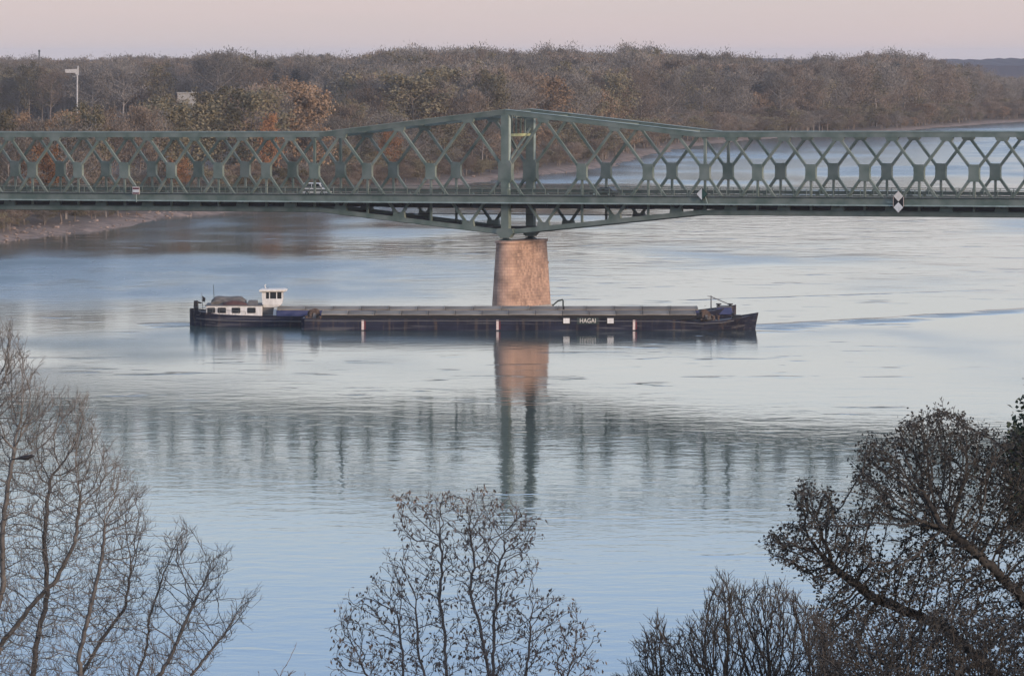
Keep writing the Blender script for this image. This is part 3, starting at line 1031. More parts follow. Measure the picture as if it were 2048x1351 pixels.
st = []
Ls = sx(1472)
for x, bd, bw, zd in ((0.0, 0.9, 0.3, 2.62), (0.35, 1.9, 1.0, 2.55), (1.2, 3.1, 2.3, 2.40), (2.6, 4.1, 3.5, 2.20), (4.5, 4.5, 4.3, 1.98), (8, 4.6, 4.6, 1.80), (12, 4.6, 4.6, 1.70), (20, 4.6, 4.6, 1.62),
                      (Ls - 16, 4.6, 4.6, 1.62), (Ls - 9, 4.6, 4.4, 1.85), (Ls - 5.5, 4.2, 3.3, 2.25), (Ls - 3, 3.3, 2.0, 2.6), (Ls - 1.3, 2.1, 0.9, 2.90), (Ls - 0.4, 1.0, 0.3, 3.08), (Ls, 0.35, 0.05, 3.2)):
    st.append((x, bd, bw, zd))
hull_mesh(st).build('hull', [M['navy'], M['deck_steel']], ship)
# rub rail
for s_ in (-1, 1):
    MB().tube([(x, s_ * (bd * 0.55 + bw * 0.45 + 0.03), zd * 0.52) for x, bd, bw, zd in st[2:9]], 0.07, 6).build('rubbing_strake', M['deck_steel'], ship)
# blue coaming and grey hatch lids
c0, c1 = sx(556), sx(1395)
for s_ in (-1, 1):
    MB().beam((c0, s_ * 3.75, 2.0), (c1, s_ * 3.75, 2.0), 0.14, 1.0).build('hatch_coaming', M['blue'], ship)
MB().beam((c0, -3.6, 2.0), (c0, 3.6, 2.0), 0.14, 1.0, (1, 0, 0)).build('hatch_coaming', M['blue'], ship)
MB().beam((c1, -3.6, 2.0), (c1, 3.6, 2.0), 0.14, 1.0, (1, 0, 0)).build('hatch_coaming', M['blue'], ship)


def hatch_lids(root, x0, x1, half, z0, z1, n, seed, flat=1.2):
    rg = random.Random(seed)
    L = (x1 - x0) / n
    base = None
    for k in range(n):
        if base is None:
            mb = MB()
            g = 0.06
            pf = [(-half, 0), (-half, 0.16), (-flat, z1 - z0), (flat, z1 - z0), (half, 0.16), (half, 0)]
            mb.prism(pf, (0, 0, 0), (0, 1, 0), (0, 0, 1), L - g)
            for e in (-1, 1):       # raised lip at each end of the lid
                mb.prism([(-half - 0.02, -0.02), (-half - 0.02, 0.2), (-flat, z1 - z0 + 0.05), (flat, z1 - z0 + 0.05), (half + 0.02, 0.2), (half + 0.02, -0.02)], (e * (L / 2 - 0.16), 0, 0), (0, 1, 0), (0, 0, 1), 0.14)
            base = mb.build('hatch_lid', M['hatch'], root)
            o = base
        else:
            o = base.copy()
            COL.objects.link(o)
            o.parent = root
        o.location = (x0 + (k + 0.5) * L, rg.uniform(-0.04, 0.04), z0 + rg.uniform(0, 0.05))


hatch_lids(ship, c0, c1, 3.85, 2.50, 2.92, 15, 1)
# cabin aft
cab0, cab1 = sx(415), sx(526)
zc0, zc1 = 1.55, 3.22
MB().box(((cab0 + cab1) / 2, 0, (zc0 + zc1) / 2), (cab1 - cab0, 7.6, zc1 - zc0)).build('cabin', M['white'], ship, bevel=0.08)
MB().box(((cab0 + cab1) / 2, 0, zc1 + 0.04), (cab1 - cab0 + 0.3, 7.9, 0.10)).build('cabin_roof', M['deck_steel'], ship)


def rounded_rect(w, h, r=0.12, n=4):
    pts = []
    for cx_, cz, a0 in ((w - r, -h + r, -90), (w - r, h - r, 0), (-w + r, h - r, 90), (-w + r, -h + r, 180)):
        for k in range(n + 1):
            a = math.radians(a0 + 90 * k / n)
            pts.append((cx_ + r * math.cos(a), cz + r * math.sin(a)))
    return pts


for s_ in (-1, 1):
    for a, b in ((418.5, 432.5), (439, 454), (467, 482.5), (498, 513)):
        x = (sx(a) + sx(b)) / 2
        w_ = (sx(b) - sx(a)) / 2
        fr = MB().prism(rounded_rect(w_ + 0.07, 0.43, 0.16), (x, s_ * 3.815, 2.52), (1, 0, 0), (0, 0, 1), 0.05).build('window_frame', M['black'], ship)
        MB().prism(rounded_rect(w_ - 0.02, 0.34, 0.12), (x, s_ * 3.845, 2.52), (1, 0, 0), (0, 0, 1), 0.03).build('pane', M['glass'], fr)
# things on the cabin roof: covered dinghy and canvas
tp = MB()
x0, x1 = sx(424), sx(492)
rr = random.Random(4)
secs = 9
for i in range(secs):
    f_ = i / (secs - 1)
    x = x0 + (x1 - x0) * f_
    hgt = (1.45 - 0.25 * f_) * (0.85 + rr.uniform(-0.06, 0.06))
    if i in (0, secs - 1): hgt *= 0.55
    tp.v += [(x, y, 3.3 + z * hgt) for y, z in ((-2.2, 0), (-2.25, 0.45), (-1.5, 0.95), (0, 1.1), (1.5, 0.95), (2.25, 0.45), (2.2, 0))]
for i in range(secs - 1):
    for k in range(6):
        a = i * 7 + k
        tp.f.append((a, a + 7, a + 8, a + 1))
tp.f += [tuple(range(7)), tuple((secs - 1) * 7 + k for k in reversed(range(7)))]
tp.m = [0] * len(tp.f)
tp.build('tarpaulin', M['tarp'], ship)
bt = MB()                                          # long narrow boat upside down in front of the tarpaulin
for i, (f_, b_, h_) in enumerate(((0, 0.1, 0.15), (0.15, 0.45, 0.5), (0.4, 0.62, 0.72), (0.7, 0.6, 0.62), (0.9, 0.4, 0.4), (1, 0.08, 0.12))):
    x = sx(448) + (sx(497) - sx(448)) * f_
    bt.v += [(x, -3.0 + y * b_, 3.32 + z * h_) for y, z in ((-1, 0), (-0.7, 0.75), (0, 1), (0.7, 0.75), (1, 0))]
for i in range(5):
    for k in range(4):
        a = i * 5 + k
        bt.f.append((a, a + 5, a + 6, a + 1))
bt.f += [(0, 1, 2, 3, 4), (29, 28, 27, 26, 25)]
bt.m = [0] * len(bt.f)
bt.build('upturned_dinghy', M['tarp_red'], ship)
MB().box((sx(507), -1.5, 3.62), (1.6, 2.2, 0.7), taper=(0.8, 0.8)).build('locker', M['deck_steel'], ship, bevel=0.05)
MB().box((sx(393), -1.0, 2.95), (0.75, 1.6, 1.9), taper=(0.8, 0.8)).build('winch_housing', M['black'], ship, bevel=0.06)
MB().tube([(sx(390), -1.0, 3.75), (sx(404), -1.0, 3.5)], 0.14, 8).build('stern_davit', M['black'], ship)
MB().tube([(sx(429), 0, 3.3), (sx(427), 0, sz(569))], [0.06, 0.035], 6).build('radio_mast', M['steel_dark'], ship)
MB().tube([(sx(406), 0, 2.3), (sx(403.5), 0, sz(584))], [0.05, 0.03], 6).build('flag_staff', M['deck_steel'], ship)
MB().prism([(0, 0.45), (0.5, 0.05), (0.38, -0.5), (0.02, -0.42)], (sx(405), 0, sz(597)), (1, 0, 0), (0, 0, 1), 0.04).build('flag', M['black'], ship)
# wheelhouse on its pillar
wx0, wx1 = sx(525), sx(567)
wxm, wl = (wx0 + wx1) / 2, wx1 - wx0
zw0, zw1 = 3.3, sz(583)
wh = MB()
for z, a, b, hw in ((zw0 - 0.45, wx0 + 0.25, wx1 - 0.9, 1.3), (zw0, wx0 + 0.05, wx1 - 0.25, 1.5), (zw0 + 0.9, wx0, wx1 - 0.05, 1.6)):
    wh.v += [(a, -hw, z), (b, -hw, z), (b, hw, z), (a, hw, z)]
for i in range(2):
    for k in range(4):
        a, b = i * 4 + k, i * 4 + (k + 1) % 4
        wh.f.append((a, b, b + 4, a + 4))
wh.f += [(3, 2, 1, 0), (8, 9, 10, 11)]
wh.m = [0] * len(wh.f)
wh.build('wheelhouse', M['white'], ship, bevel=0.05)
zr0 = zw0 + 0.9
for x, y in ((wx0 + 0.08, -1.5), (wxm - 0.45, -1.53), (wxm + 0.65, -1.53), (wx1 - 0.15, -1.5), (wx0 + 0.08, 1.5), (wxm, 1.53), (wx1 - 0.15, 1.5)):
    MB().beam((x, y, zr0 - 0.02), (x, y, zw1), 0.12, 0.14).build('window_post', M['white'], ship)
MB().box((wxm, 0, (zr0 + zw1) / 2), (wl - 0.3, 2.85, zw1 - zr0 - 0.01)).build('wheelhouse_glazing', M['glass'], ship)
MB().box((wx0 + 0.40, -1.47, (zr0 + zw1) / 2), (0.45, 0.06, zw1 - zr0 - 0.02)).build('window_panel', M['white'], ship)
rf = MB()
for z, g in ((zw1, 0.25), (zw1 + 0.14, 0.42), (zw1 + 0.34, 0.40), (zw1 + 0.46, 0.12)):
    rf.v += [(wx0 - g, -1.6 - g, z), (wx1 + g * 1.3, -1.6 - g, z + 0.04), (wx1 + g * 1.3, 1.6 + g, z + 0.04), (wx0 - g, 1.6 + g, z)]
for i in range(3):
    for k in range(4):
        a, b = i * 4 + k, i * 4 + (k + 1) % 4
        rf.f.append((a, b, b + 4, a + 4))
rf.f += [(3, 2, 1, 0), (12, 13, 14, 15)]
rf.m = [0] * len(rf.f)
rf.build('wheelhouse_roof', M['cream'], ship)
MB().box((wx0 + 0.9, 0, 2.3), (1.6, 2.4, 1.1)).build('wheelhouse_pillar', M['deck_steel'], ship)
MB().box((wx0 + 2.2, -2.6, 2.15), (0.9, 0.9, 0.9), taper=(0.7, 0.7)).build('deck_box', M['white'], ship)
MB().tube([(wx1 - 0.2, -1.2, 1.9), (wx1 - 0.9, -1.2, 3.0)], 0.10, 6).build('wheelhouse_strut', M['white'], ship)
MB().tube([(wx0 + 0.5, 0.3, zw1 + 0.4), (wx0 + 0.35, 0.3, zw1 + 0.95), (wx0 + 0.55, 0.3, zw1 + 1.1)], 0.07, 6).build('horn', M['cream'], ship)
MB().tube([(wx0 + 0.85, 0.3, zw1 + 0.4), (wx0 + 0.85, 0.3, zw1 + 0.7)], 0.05, 6).build('antenna', M['steel_dark'], ship)
for k_ in range(9):
    MB().tube([(0.8 + k_ * 1.0, -(2.7 if k_ == 0 else 3.7 if k_ < 2 else 4.3), 1.9), (0.8 + k_ * 1.0, -(2.7 if k_ == 0 else 3.7 if k_ < 2 else 4.3), 3.0 - 0.08 * k_)], 0.03, 5).build('stanchion', M['deck_steel'], ship)
MB().tube([(0.8, -2.7, 3.0), (1.8, -3.7, 2.92), (2.8, -4.3, 2.84), (8.8, -4.3, 2.36)], 0.03, 5).build('hand_rail', M['deck_steel'], ship)
# bow: blue deckhouse, vents, mast with stay
MB().box((sx(1448), -0.6, 2.35), (2.6, 4.4, 1.1), taper=(0.8, 0.9)).build('foredeck_house', M['blue'], ship, bevel=0.1)
MB().box((sx(1448), -0.6, 2.96), (2.3, 4.1, 0.12)).build('foredeck_roof', M['deck_steel'], ship)
for px_ in (1437, 1460):
    MB().tube([(sx(px_), -0.5, 2.6), (sx(px_), -0.5, 3.25)], 0.22, 10).build('vent_stem', M['black'], ship)
    MB().tube([(sx(px_), -0.5, 3.23), (sx(px_), -0.5, 3.42)], 0.42, 12).build('vent_cap', M['black'], ship)
mt = sx(1422)
MB().tube([(mt, 0, 2.4), (mt, 0, sz(591))], [0.11, 0.08], 8).build('bow_mast', M['deck_steel'], ship)
MB().tube([(mt - 0.55, 0, sz(592)), (mt + 0.1, 0, sz(593))], 0.05, 6).build('mast_arm', M['deck_steel'], ship)
MB().tube([(mt, 0, sz(593)), (sx(1460), 0, 3.2)], 0.07, 6).build('mast_stay', M['deck_steel'], ship)
MB().tube([(sx(1410), 0, 3.0), (sx(1410), 0, sz(611))], 0.10, 6).build('bollard', M['steel_dark'], ship)

# lighter lashed to the near side
LY = 763.1
lx0 = pt(605, 660, LY).x
barge = empty('cargo_barge', (lx0, LY, 0), 0, 'long dark navy cargo barge with grey hatch lids, nearer hull of the convoy', 'barge')


def bx(px, Y=LY - 4.7):
    return pt(px, 655, Y).x - lx0


Lb = bx(1518, LY)
st = [(0, 4.3, 3.9, 1.85), (0.5, 4.65, 4.5, 1.85), (3, 4.7, 4.7, 1.82), (12, 4.7, 4.7, 1.80), (30, 4.7, 4.7, 1.80), (Lb - 14, 4.7, 4.7, 1.70), (Lb - 9, 4.7, 4.55, 1.34), (Lb - 6, 4.5, 3.9, 1.48, 0.1),
      (Lb - 4, 3.9, 2.9, 1.76, 0.15), (Lb - 2.2, 2.9, 1.8, 2.02, 0.25), (Lb - 0.9, 1.6, 0.8, 2.30, 0.4), (Lb - 0.1, 0.45, 0.15, 2.50, 0.5)]
hull_mesh(st).build('hull', [M['navy'], M['deck_steel']], barge)
for s_ in (-1, 1):
    MB().tube([(x[0], s_ * (x[1] + 0.05), x[3] - 0.30) for x in st[1:9]], 0.06, 6).build('rubbing_strake', M['deck_steel'], barge)
h0, h1 = bx(643), bx(1392)
for s_ in (-1, 1):
    MB().beam((h0, s_ * 3.95, 1.98), (h1, s_ * 3.95, 1.98), 0.14, 0.72).build('hatch_coaming', M['black'], barge)
for e in (h0, h1):
    MB().beam((e, -3.8, 1.98), (e, 3.8, 1.98), 0.14, 0.72, (1, 0, 0)).build('hatch_coaming', M['black'], barge)
hatch_lids(barge, h0 - 0.1, h1 + 0.1, 4.15, 2.28, 2.68, 14, 2, flat=1.6)
for px_ in (725.5, 995, 1268):
    x = bx(px_)
    MB().box((x, -4.755, 0.86), (0.36, 0.03, 1.5)).build('white_stripe', M['pink_white'], barge)
    MB().box((x + 0.32, -4.752, 0.90), (0.26, 0.024, 1.4)).build('red_stripe', M['red_dark'], barge)
for px_ in (1133, 1221):
    MB().box((bx(px_), -4.76, 1.50), (1.30, 0.03, 1.12)).build('sign_backing', M['black'], barge)
    MB().box((bx(px_), -4.79, 1.50), (0.95, 0.03, 0.78)).build('white_square', M['white'], barge)
MB().box((bx(1175.5), -4.76, 1.48), (3.3, 0.03, 0.95)).build('name_board', M['steel_dark'], barge)
fc = bpy.data.curves.new('name_lettering', 'FONT')
fc.body = 'HAGAI'
fc.size = 0.98
fc.extrude = 0.012
fc.align_x = 'CENTER'
fc.align_y = 'CENTER'
fo = bpy.data.objects.new('tmp_text', fc)
me = bpy.data.meshes.new_from_object(fo)
bpy.data.objects.remove(fo)
lo_ = bpy.data.objects.new('name_lettering', me)
me.materials.clear()
me.materials.append(M['cream'])
COL.objects.link(lo_)
lo_.parent = barge
lo_.location = (bx(1175.5), -4.795, 1.48)
lo_.rotation_euler = (math.pi / 2, 0, 0)
lo_.scale = (0.84, 1, 1)
# gear: stern winch, foredeck windlass with chain and ropes, bollards
def winch(x, y, z, s, m1):
    MB().box((x, y, z + 0.12 * s), (1.5 * s, 2.2 * s, 0.22 * s)).build('winch_bed', M['rust'], barge)
    MB().tube([(x, y - 0.9 * s, z + 0.62 * s), (x, y + 0.9 * s, z + 0.62 * s)], 0.42 * s, 12).build('winch_drum', m1, barge)
    for e in (-1, 1):
        MB().tube([(x, y + e * 0.95 * s, z + 0.62 * s), (x, y + e * 1.05 * s, z + 0.62 * s)], 0.62 * s, 14).build('winch_flange', M['rust'], barge)
        MB().box((x, y + e * 1.15 * s, z + 0.4 * s), (0.5 * s, 0.12 * s, 0.75 * s), taper=(0.5, 1)).build('winch_cheek', M['deck_steel'], barge)


winch(bx(628), -1.6, 1.62, 1.25, M['deck_steel'])
winch(bx(620), 1.8, 1.62, 1.0, M['deck_steel'])
winch(bx(1393) + 1.6, -1.2, 1.42, 1.15, M['grime'])
winch(bx(1393) + 1.5, 1.9, 1.42, 1.15, M['grime'])
rr = random.Random(8)
for k in range(7):                                       # coiled mooring lines and gear heaped on the foredeck
    cx_, cy_ = bx(1393) + rr.uniform(0.5, 3.4), rr.uniform(-3.4, 0.5)
    cl = MB()
    pts = []
    R0 = rr.uniform(0.32, 0.55)
    for j in range(34):
        a = j * 0.62
        pts.append((cx_ + (R0 - 0.003 * j) * math.cos(a), cy_ + (R0 - 0.003 * j) * math.sin(a), 1.5 + j * 0.018 + rr.uniform(-0.02, 0.02)))
    cl.tube(pts, 0.075, 5)
    cl.build('rope_coil', M['grime'], barge)
for x, y in ((bx(1393) + 2.6, -3.0), (bx(1393) + 3.4, -2.2), (bx(612), -3.3), (bx(640), -3.9)):
    MB().tube([(x, y, 1.45), (x, y, 2.05), (x, y, 2.06), (x, y, 2.18)], [0.18, 0.18, 0.26, 0.26], 10).build('bollard', M['rust'], barge)
MB().box((Lb - 3.4, -0.3, 1.9), (1.7, 2.0, 0.5), taper=(0.8, 0.8)).build('foredeck_hatch', M['black'], barge, bevel=0.05)
MB().tube([(Lb - 4.0, -0.8, 2.1), (Lb - 4.0, -0.8, 2.35), (Lb - 4.0, -0.8, 2.36), (Lb - 4.0, -0.8, 2.5)], [0.2, 0.2, 0.3, 0.3], 10).build('bollard', M['black'], barge)
MB().box((bx(1128), 2.5, 3.1), (0.28, 0.3, 0.55)).build('lid_handle', M['black'], barge)

# ------------------------------------------------------------------ far trees
KINDS = {
    # kind: (twig colour, second colour, trunk colour, leafy)
    'grey': ((0.105, 0.096, 0.086), (0.205, 0.186, 0.165), (0.22, 0.20, 0.185), 0),
    'brown': ((0.120, 0.096, 0.078), (0.215, 0.172, 0.138), (0.18, 0.15, 0.13), 0),
    'olive': ((0.105, 0.094, 0.062), (0.190, 0.165, 0.108), (0.15, 0.13, 0.11), 1),
    'tan': ((0.165, 0.115, 0.078), (0.25, 0.175, 0.115), (0.17, 0.14, 0.12), 1),
    'orange': ((0.19, 0.098, 0.052), (0.30, 0.160, 0.085), (0.13, 0.10, 0.08), 1),
    'evergreen': ((0.035, 0.045, 0.050), (0.065, 0.075, 0.078), (0.06, 0.05, 0.045), 2),
}
for k, (c1, c2, ct, lf) in KINDS.items():
    M['crown_' + k] = mat('crown ' + k, c1, 1.0, col2=c2, scale=0.14, rand=0.36, spec=0.05)
    M['trunk_' + k] = mat('trunk ' + k, ct, 0.95, scale=0.6, rand=0.15, spec=0.1)


def far_tree(kind, seed):
    """trunk and crown as vertex lists; about 26 m tall"""
    rg = random.Random(seed)
    leafy = KINDS[kind][3]
    tk, cr_ = MB(), MB()
    Ht = 26.0
    R = rg.uniform(5.2, 7.4) if leafy != 2 else rg.uniform(4, 5)
    lean = Vector((rg.uniform(-0.8, 0.8), rg.uniform(-0.8, 0.8), 0))
    base_c = rg.uniform(0.24, 0.36) if leafy != 2 else 0.1
    pts = [Vector((0, 0, -1)) + lean * f_ + Vector((rg.uniform(-0.2, 0.2), rg.uniform(-0.2, 0.2), (Ht * 0.92 + 1) * f_)) for f_ in (0, 0.2, 0.4, 0.6, 0.8, 1)]
    tk.tube(pts, [0.42, 0.34, 0.28, 0.2, 0.12, 0.04], 5, cap=False)

    def along(f_):
        q = f_ * 5
        i = min(4, int(q))
        return pts[i].lerp(pts[i + 1], q - i)
    tips = []
    nb = 18 if leafy != 2 else 26
    for k in range(nb):
        f_ = base_c + (0.97 - base_c) * (k + rg.random()) / nb
        p = along(f_)
        g = (f_ - base_c) / (1 - base_c)
        if leafy == 2:
            reach = R * 0.85 * (1.02 - g) ** 0.8 * rg.uniform(0.8, 1.1)
            rise = reach * rg.uniform(-0.15, 0.15)
        else:
            reach = R * (0.35 + 0.9 * math.sin(math.pi * min(1, 0.22 + 0.72 * g))) * rg.uniform(0.6, 1.1)
            rise = reach * rg.uniform(0.45, 1.1)
        a = k * 2.4 + rg.uniform(-0.5, 0.5)
        q = p + Vector((math.cos(a) * reach, math.sin(a) * reach, rise))
        m = p.lerp(q, 0.5) + Vector((0, 0, -0.08 * reach))
        tk.tube([p, m, q], [0.14, 0.09, 0.03], 3, cap=False)
        tips += [(p.lerp(q, 0.55), reach), (q, reach), (p.lerp(q, 0.85), reach)]
    tips.append((along(0.98), R * 0.5))
    tips.append((along(0.9), R * 0.6))
    per = {0: 80, 1: 60, 2: 38}[leafy]
    for c, reach in tips:
        s_ = (0.7 + 0.20 * reach) * rg.uniform(0.7, 1.25)
        for _ in range(per):
            d = Vector((rg.gauss(0, 1), rg.gauss(0, 1), rg.gauss(0, 0.85)))
            p = c + d * s_ * 0.62
            if p.z < 1.5: continue
            if leafy == 0:            # upward twig sprays
                v = (d.normalized() * 0.6 + Vector((rg.gauss(0, 0.35), rg.gauss(0, 0.35), 0.8))).normalized() * rg.uniform(0.5, 1.15)
                w_ = rg.uniform(0.07, 0.17)
            else:
                v = Vector((rg.gauss(0, 1), rg.gauss(0, 1), rg.gauss(0, 0.7))).normalized() * rg.uniform(0.45, 0.9)
                w_ = rg.uniform(0.2, 0.4)
            sd = v.cross(Vector((rg.gauss(0, 1), rg.gauss(0, 1), rg.gauss(0, 1)))).normalized() * w_
            b = len(cr_.v)
            e = p + v
            mm = p + v * 0.5
            cr_.v += [tuple(p), tuple(mm + sd), tuple(e), tuple(mm - sd)]
            cr_.f.append((b, b + 1, b + 2, b + 3))
            cr_.m.append(0)
    return tk, cr_


PROTO = {}


def proto_mesh(mb, name, m):
    me = bpy.data.meshes.new(name)
    me.from_pydata(mb.v, [], mb.f)
    me.materials.append(m)
    me.update()
    return me


NVAR = {'grey': 4, 'brown': 3, 'olive': 3, 'tan': 2, 'orange': 2, 'evergreen': 2}
RAW = {}
for kind, nv in NVAR.items():
    for v in range(nv):
        tk, cr_ = far_tree(kind, hash((len(kind), v, kind[0] == 'o')) % 9999 + v * 31 + len(kind) * 7)
        RAW[(kind, v)] = (tk, cr_)
        PROTO[(kind, v)] = (proto_mesh(tk, 'trunk', M['trunk_' + kind]), proto_mesh(cr_, 'crown', M['crown_' + kind]))

BELT_TOP = ([-600, 100, 250, 300, 345, 352, 400, 408, 450, 540, 620, 680, 800, 900, 1000, 1100, 1300, 1500, 1700, 2000, 2100],
            [218, 218, 206, 192, 188, 196, 196, 185, 180, 163, 170, 202, 210, 228, 235, 205, 190, 180, 170, 160, 165])
SKY_TOP = ([-600, 0, 300, 600, 800, 950, 1150, 1400, 1600, 1700, 1760, 1830, 1900, 1950, 2060, 2600],
           [116, 113, 111, 106, 103, 97, 97, 108, 111, 107, 104, 111, 122, 132, 142, 150])
LABELS = {
    'grey': 'bare grey tree', 'brown': 'bare brown tree', 'olive': 'olive brown leafy tree',
    'tan': 'tan autumn tree', 'orange': 'orange autumn tree', 'evergreen': 'dark evergreen tree'}


ZONE_X = [60, 150, 240, 330, 440, 540, 640, 740, 850, 950, 1080, 1180, 1300, 1420, 1550, 1700, 1850]
ZONES = ['at the left edge', 'under the orange trees at left', 'below the white mast', 'over the square bridge sign', 'below the pale house',
         'left of the bright orange tree', 'near the bright orange tree', 'over the white van', 'where the chord climbs', 'left of the bridge peak', 'behind the bridge peak', 'just right of the peak',
         'over the black car', 'by the half white diamond', 'left of the dark evergreens', 'right of the dark evergreens', 'over the two pale diamonds', 'at the far right bend']


def inland(x, y):
    """rough distance inland of the shore line"""
    d = shore_x(y) - x
    dx = (shore_x(y + 15) - shore_x(y - 15)) / 30
    return d / math.sqrt(1 + dx * dx)


def place_tree(x, y, kind, v, top_y, rg, where, smin=0.45, smax=1.2):
    d = inland(x, y)
    z = ground_z(d) - 0.2
    ztop = H - (top_y - YH) * y / F
    s = max(smin, min(smax, (ztop - z) / 26.0))
    size = 'low' if s < 0.55 else 'middling' if s < 0.8 else 'tall'
    row = 'at the water edge' if d < 30 else 'behind the first row'
    zone = ZONES[int(np.searchsorted(ZONE_X, px_of(x, y)))]
    lab = '%s %s %s %s' % (size, LABELS[kind], row, zone)
    root = empty('riverside_tree', (x, y, z), rg.uniform(0, 6.28), lab, 'tree', lab)
    w_ = s * rg.uniform(0.9, 1.15) if s > 0.75 else s * rg.uniform(1.1, 1.4)
    if kind == 'orange': w_ *= 0.62
    root.scale = (w_, w_, s)
    for me, nm in zip(PROTO[(kind, v)], ('trunk', 'crown')):
        o = bpy.data.objects.new(nm, me)
        COL.objects.link(o)
        o.parent = root
    return root


rg = random.Random(77)
placed = []


def free(x, y, r):
    for a, b in placed:
        if (a - x) ** 2 + ((b - y) * 0.8) ** 2 < r * r:
            return False
    placed.append((x, y))
    return True


n_ind = 0
# a few trees that stand out, by hand: photograph column, distance, kind, top row
for px_, Y_, kind, ty, in ((540, 1290, 'orange', 226), (88, 1050, 'orange', 300), (358, 1150, 'orange', 322),
                           (776, 1400, 'orange', 262), (600, 1530, 'tan', 166), (555, 1560, 'tan', 170), (860, 1700, 'tan', 236), (700, 1600, 'olive', 204),
                           (330, 1500, 'olive', 190), (430, 1520, 'olive', 182), (480, 1540, 'tan', 178), (640, 1620, 'olive', 195), (780, 1750, 'olive', 208), (980, 1640, 'tan', 262)):
    x = (px_ - CX) / F * Y_
    Y_ *= 1.06
    x = (px_ - CX) / F * Y_
    while inland(x, Y_) < 12:
        Y_ += 15
        x = (px_ - CX) / F * Y_
    placed.append((x, Y_))
    place_tree(x, Y_, kind, rg.randrange(NVAR[kind]), ty, rg, 'on the far bank seen over the left half of the bridge')
    n_ind += 1
tries = 0
while n_ind < 160 and tries < 20000:          # belt along the near part of the far bank
    tries += 1
    Y_ = 1085 + 960 * rg.random() ** 1.15
    d = 14 + 115 * rg.random() ** 1.6
    x = shore_x(Y_) - d * 1.15
    px_ = px_of(x, Y_)
    if not (-160 < px_ < 1320): continue
    if inland(x, Y_) < 12 or not free(x, Y_, 9.6): continue
    kind = rg.choices(['grey', 'brown', 'olive', 'tan', 'orange'], [30, 26, 26, 14, 2])[0]
    ty = float(np.interp(px_, *BELT_TOP)) + rg.uniform(0, 60) * (1.0 if d > 35 else 1.5)
    place_tree(x, Y_, kind, rg.randrange(NVAR[kind]), ty, rg, 'on the far bank seen over the left half of the bridge', smin=0.38)
    n_ind += 1
tries = 0
while n_ind < 260 and tries < 20000:          # front row along the far reach on the right
    tries += 1
    Y_ = 1850 + 1450 * rg.random()
    d = 15 + 30 * rg.random()
    x = shore_x(Y_) - d * 1.2
    px_ = px_of(x, Y_)
    if not (950 < px_ < 2200): continue
    if inland(x, Y_) < 12 or not free(x, Y_, 9.0): continue
    kind = rg.choices(['grey', 'brown', 'olive', 'tan', 'evergreen'], [44, 24, 18, 7, 2])[0]
    ty = float(np.interp(px_, *SKY_TOP)) + rg.uniform(15, 95) * (1 if px_ < 1850 else 0.4)
    place_tree(x, Y_, kind, rg.randrange(NVAR[kind]), ty, rg, 'on the far bank along the river bend to the right', smin=0.35)
    n_ind += 1
# shrubs on the very edge of the bank stay part of the wood below

# the wood behind them: one mass, trees instanced on points
pts_, sc_, rot_, idx_ = [], [], [], []
wood_kinds = [('grey', v) for v in range(4)] + [('brown', v) for v in range(3)] + [('olive', v) for v in range(3)] + [('evergreen', v) for v in range(2)] + [('tan', 0)]


def wood_point(x, y, top_y, smin, smax, ki):
    q_ = px_of(x, y)
    top_y = top_y + 17 + 3.5 * math.sin(q_ * 0.013) + 3.0 * math.sin(q_ * 0.037 + 1) + 2.5 * math.sin(q_ * 0.083)
    d = inland(x, y)
    z = ground_z(d) - 0.2
    ztop = H - (top_y - YH) * y / F
    s = max(smin, min(smax, (ztop - z) / 26.0))
    pts_.append((x, y, z))
    w_ = s * rg.uniform(0.95, 1.4) if s > 0.7 else s * rg.uniform(1.2, 1.6)
    sc_.append((w_, w_, s))
    rot_.append(rg.uniform(0, 6.28))
    idx_.append(ki)


def pick(px_, y_):
    # plantation of dark evergreens in two places, brown tops on the left
    if rg.random() < 0.45 * math.exp(-((px_ % 97) / 97 - 0.5) ** 2 * 2) and ((540 < px_ < 630 and y_ < 2800) or (1505 < px_ < 1560 and y_ < 3000) or (2025 < px_ < 2080 and y_ < 3200)):
        return rg.choice([10, 11])
    r = rg.random()
    if r < 0.52: return rg.randrange(0, 4)
    if r < 0.80: return 4 + rg.randrange(3)
    if r < 0.955: return 7 + rg.randrange(3)
    if r < 0.985: return 12
    return 10 + rg.randrange(2)


grid = {}


def spaced(x, y, r):
    k = (int(x // r), int(y // r))
    for i in (-1, 0, 1):
        for j in (-1, 0, 1):
            for a, b in grid.get((k[0] + i, k[1] + j), ()):
                if (a - x) ** 2 + (b - y) ** 2 < r * r: return False
    grid.setdefault(k, []).append((x, y))
    return True


for _ in range(16000):
    Y_ = rg.uniform(2560, 3750)
    px_ = rg.uniform(-160, 2250)
    x = (px_ - CX) / F * Y_
    d = inland(x, Y_)
    if d < 18: continue
    if 320 < px_ < 430 and Y_ < 2700: continue
    if 135 < px_ < 180 and Y_ < 2640: continue
    if not spaced(x, Y_, 11.0): continue
    wood_point(x, Y_, float(np.interp(px_, *SKY_TOP)) + rg.choice([rg.uniform(-13, 2) * (rg.random() < 0.35), rg.uniform(-2, 12), rg.uniform(4, 26), rg.uniform(6, 30)]), 0.5, 1.5, pick(px_, Y_))
for _ in range(5200):                             # between the belt and the high wood, right of the clearing
    Y_ = rg.uniform(1820, 2650)
    d = rg.uniform(40, 220)
    x = shore_x(Y_) - d * 1.15
    px_ = px_of(x, Y_)
    if px_ < 700 or px_ > 2200: continue
    if not spaced(x, Y_, 10.0): continue
    wood_point(x, Y_, float(np.interp(px_, *SKY_TOP)) + 12 + rg.random() ** 0.7 * 70, 0.35, 1.3, pick(px_, Y_))
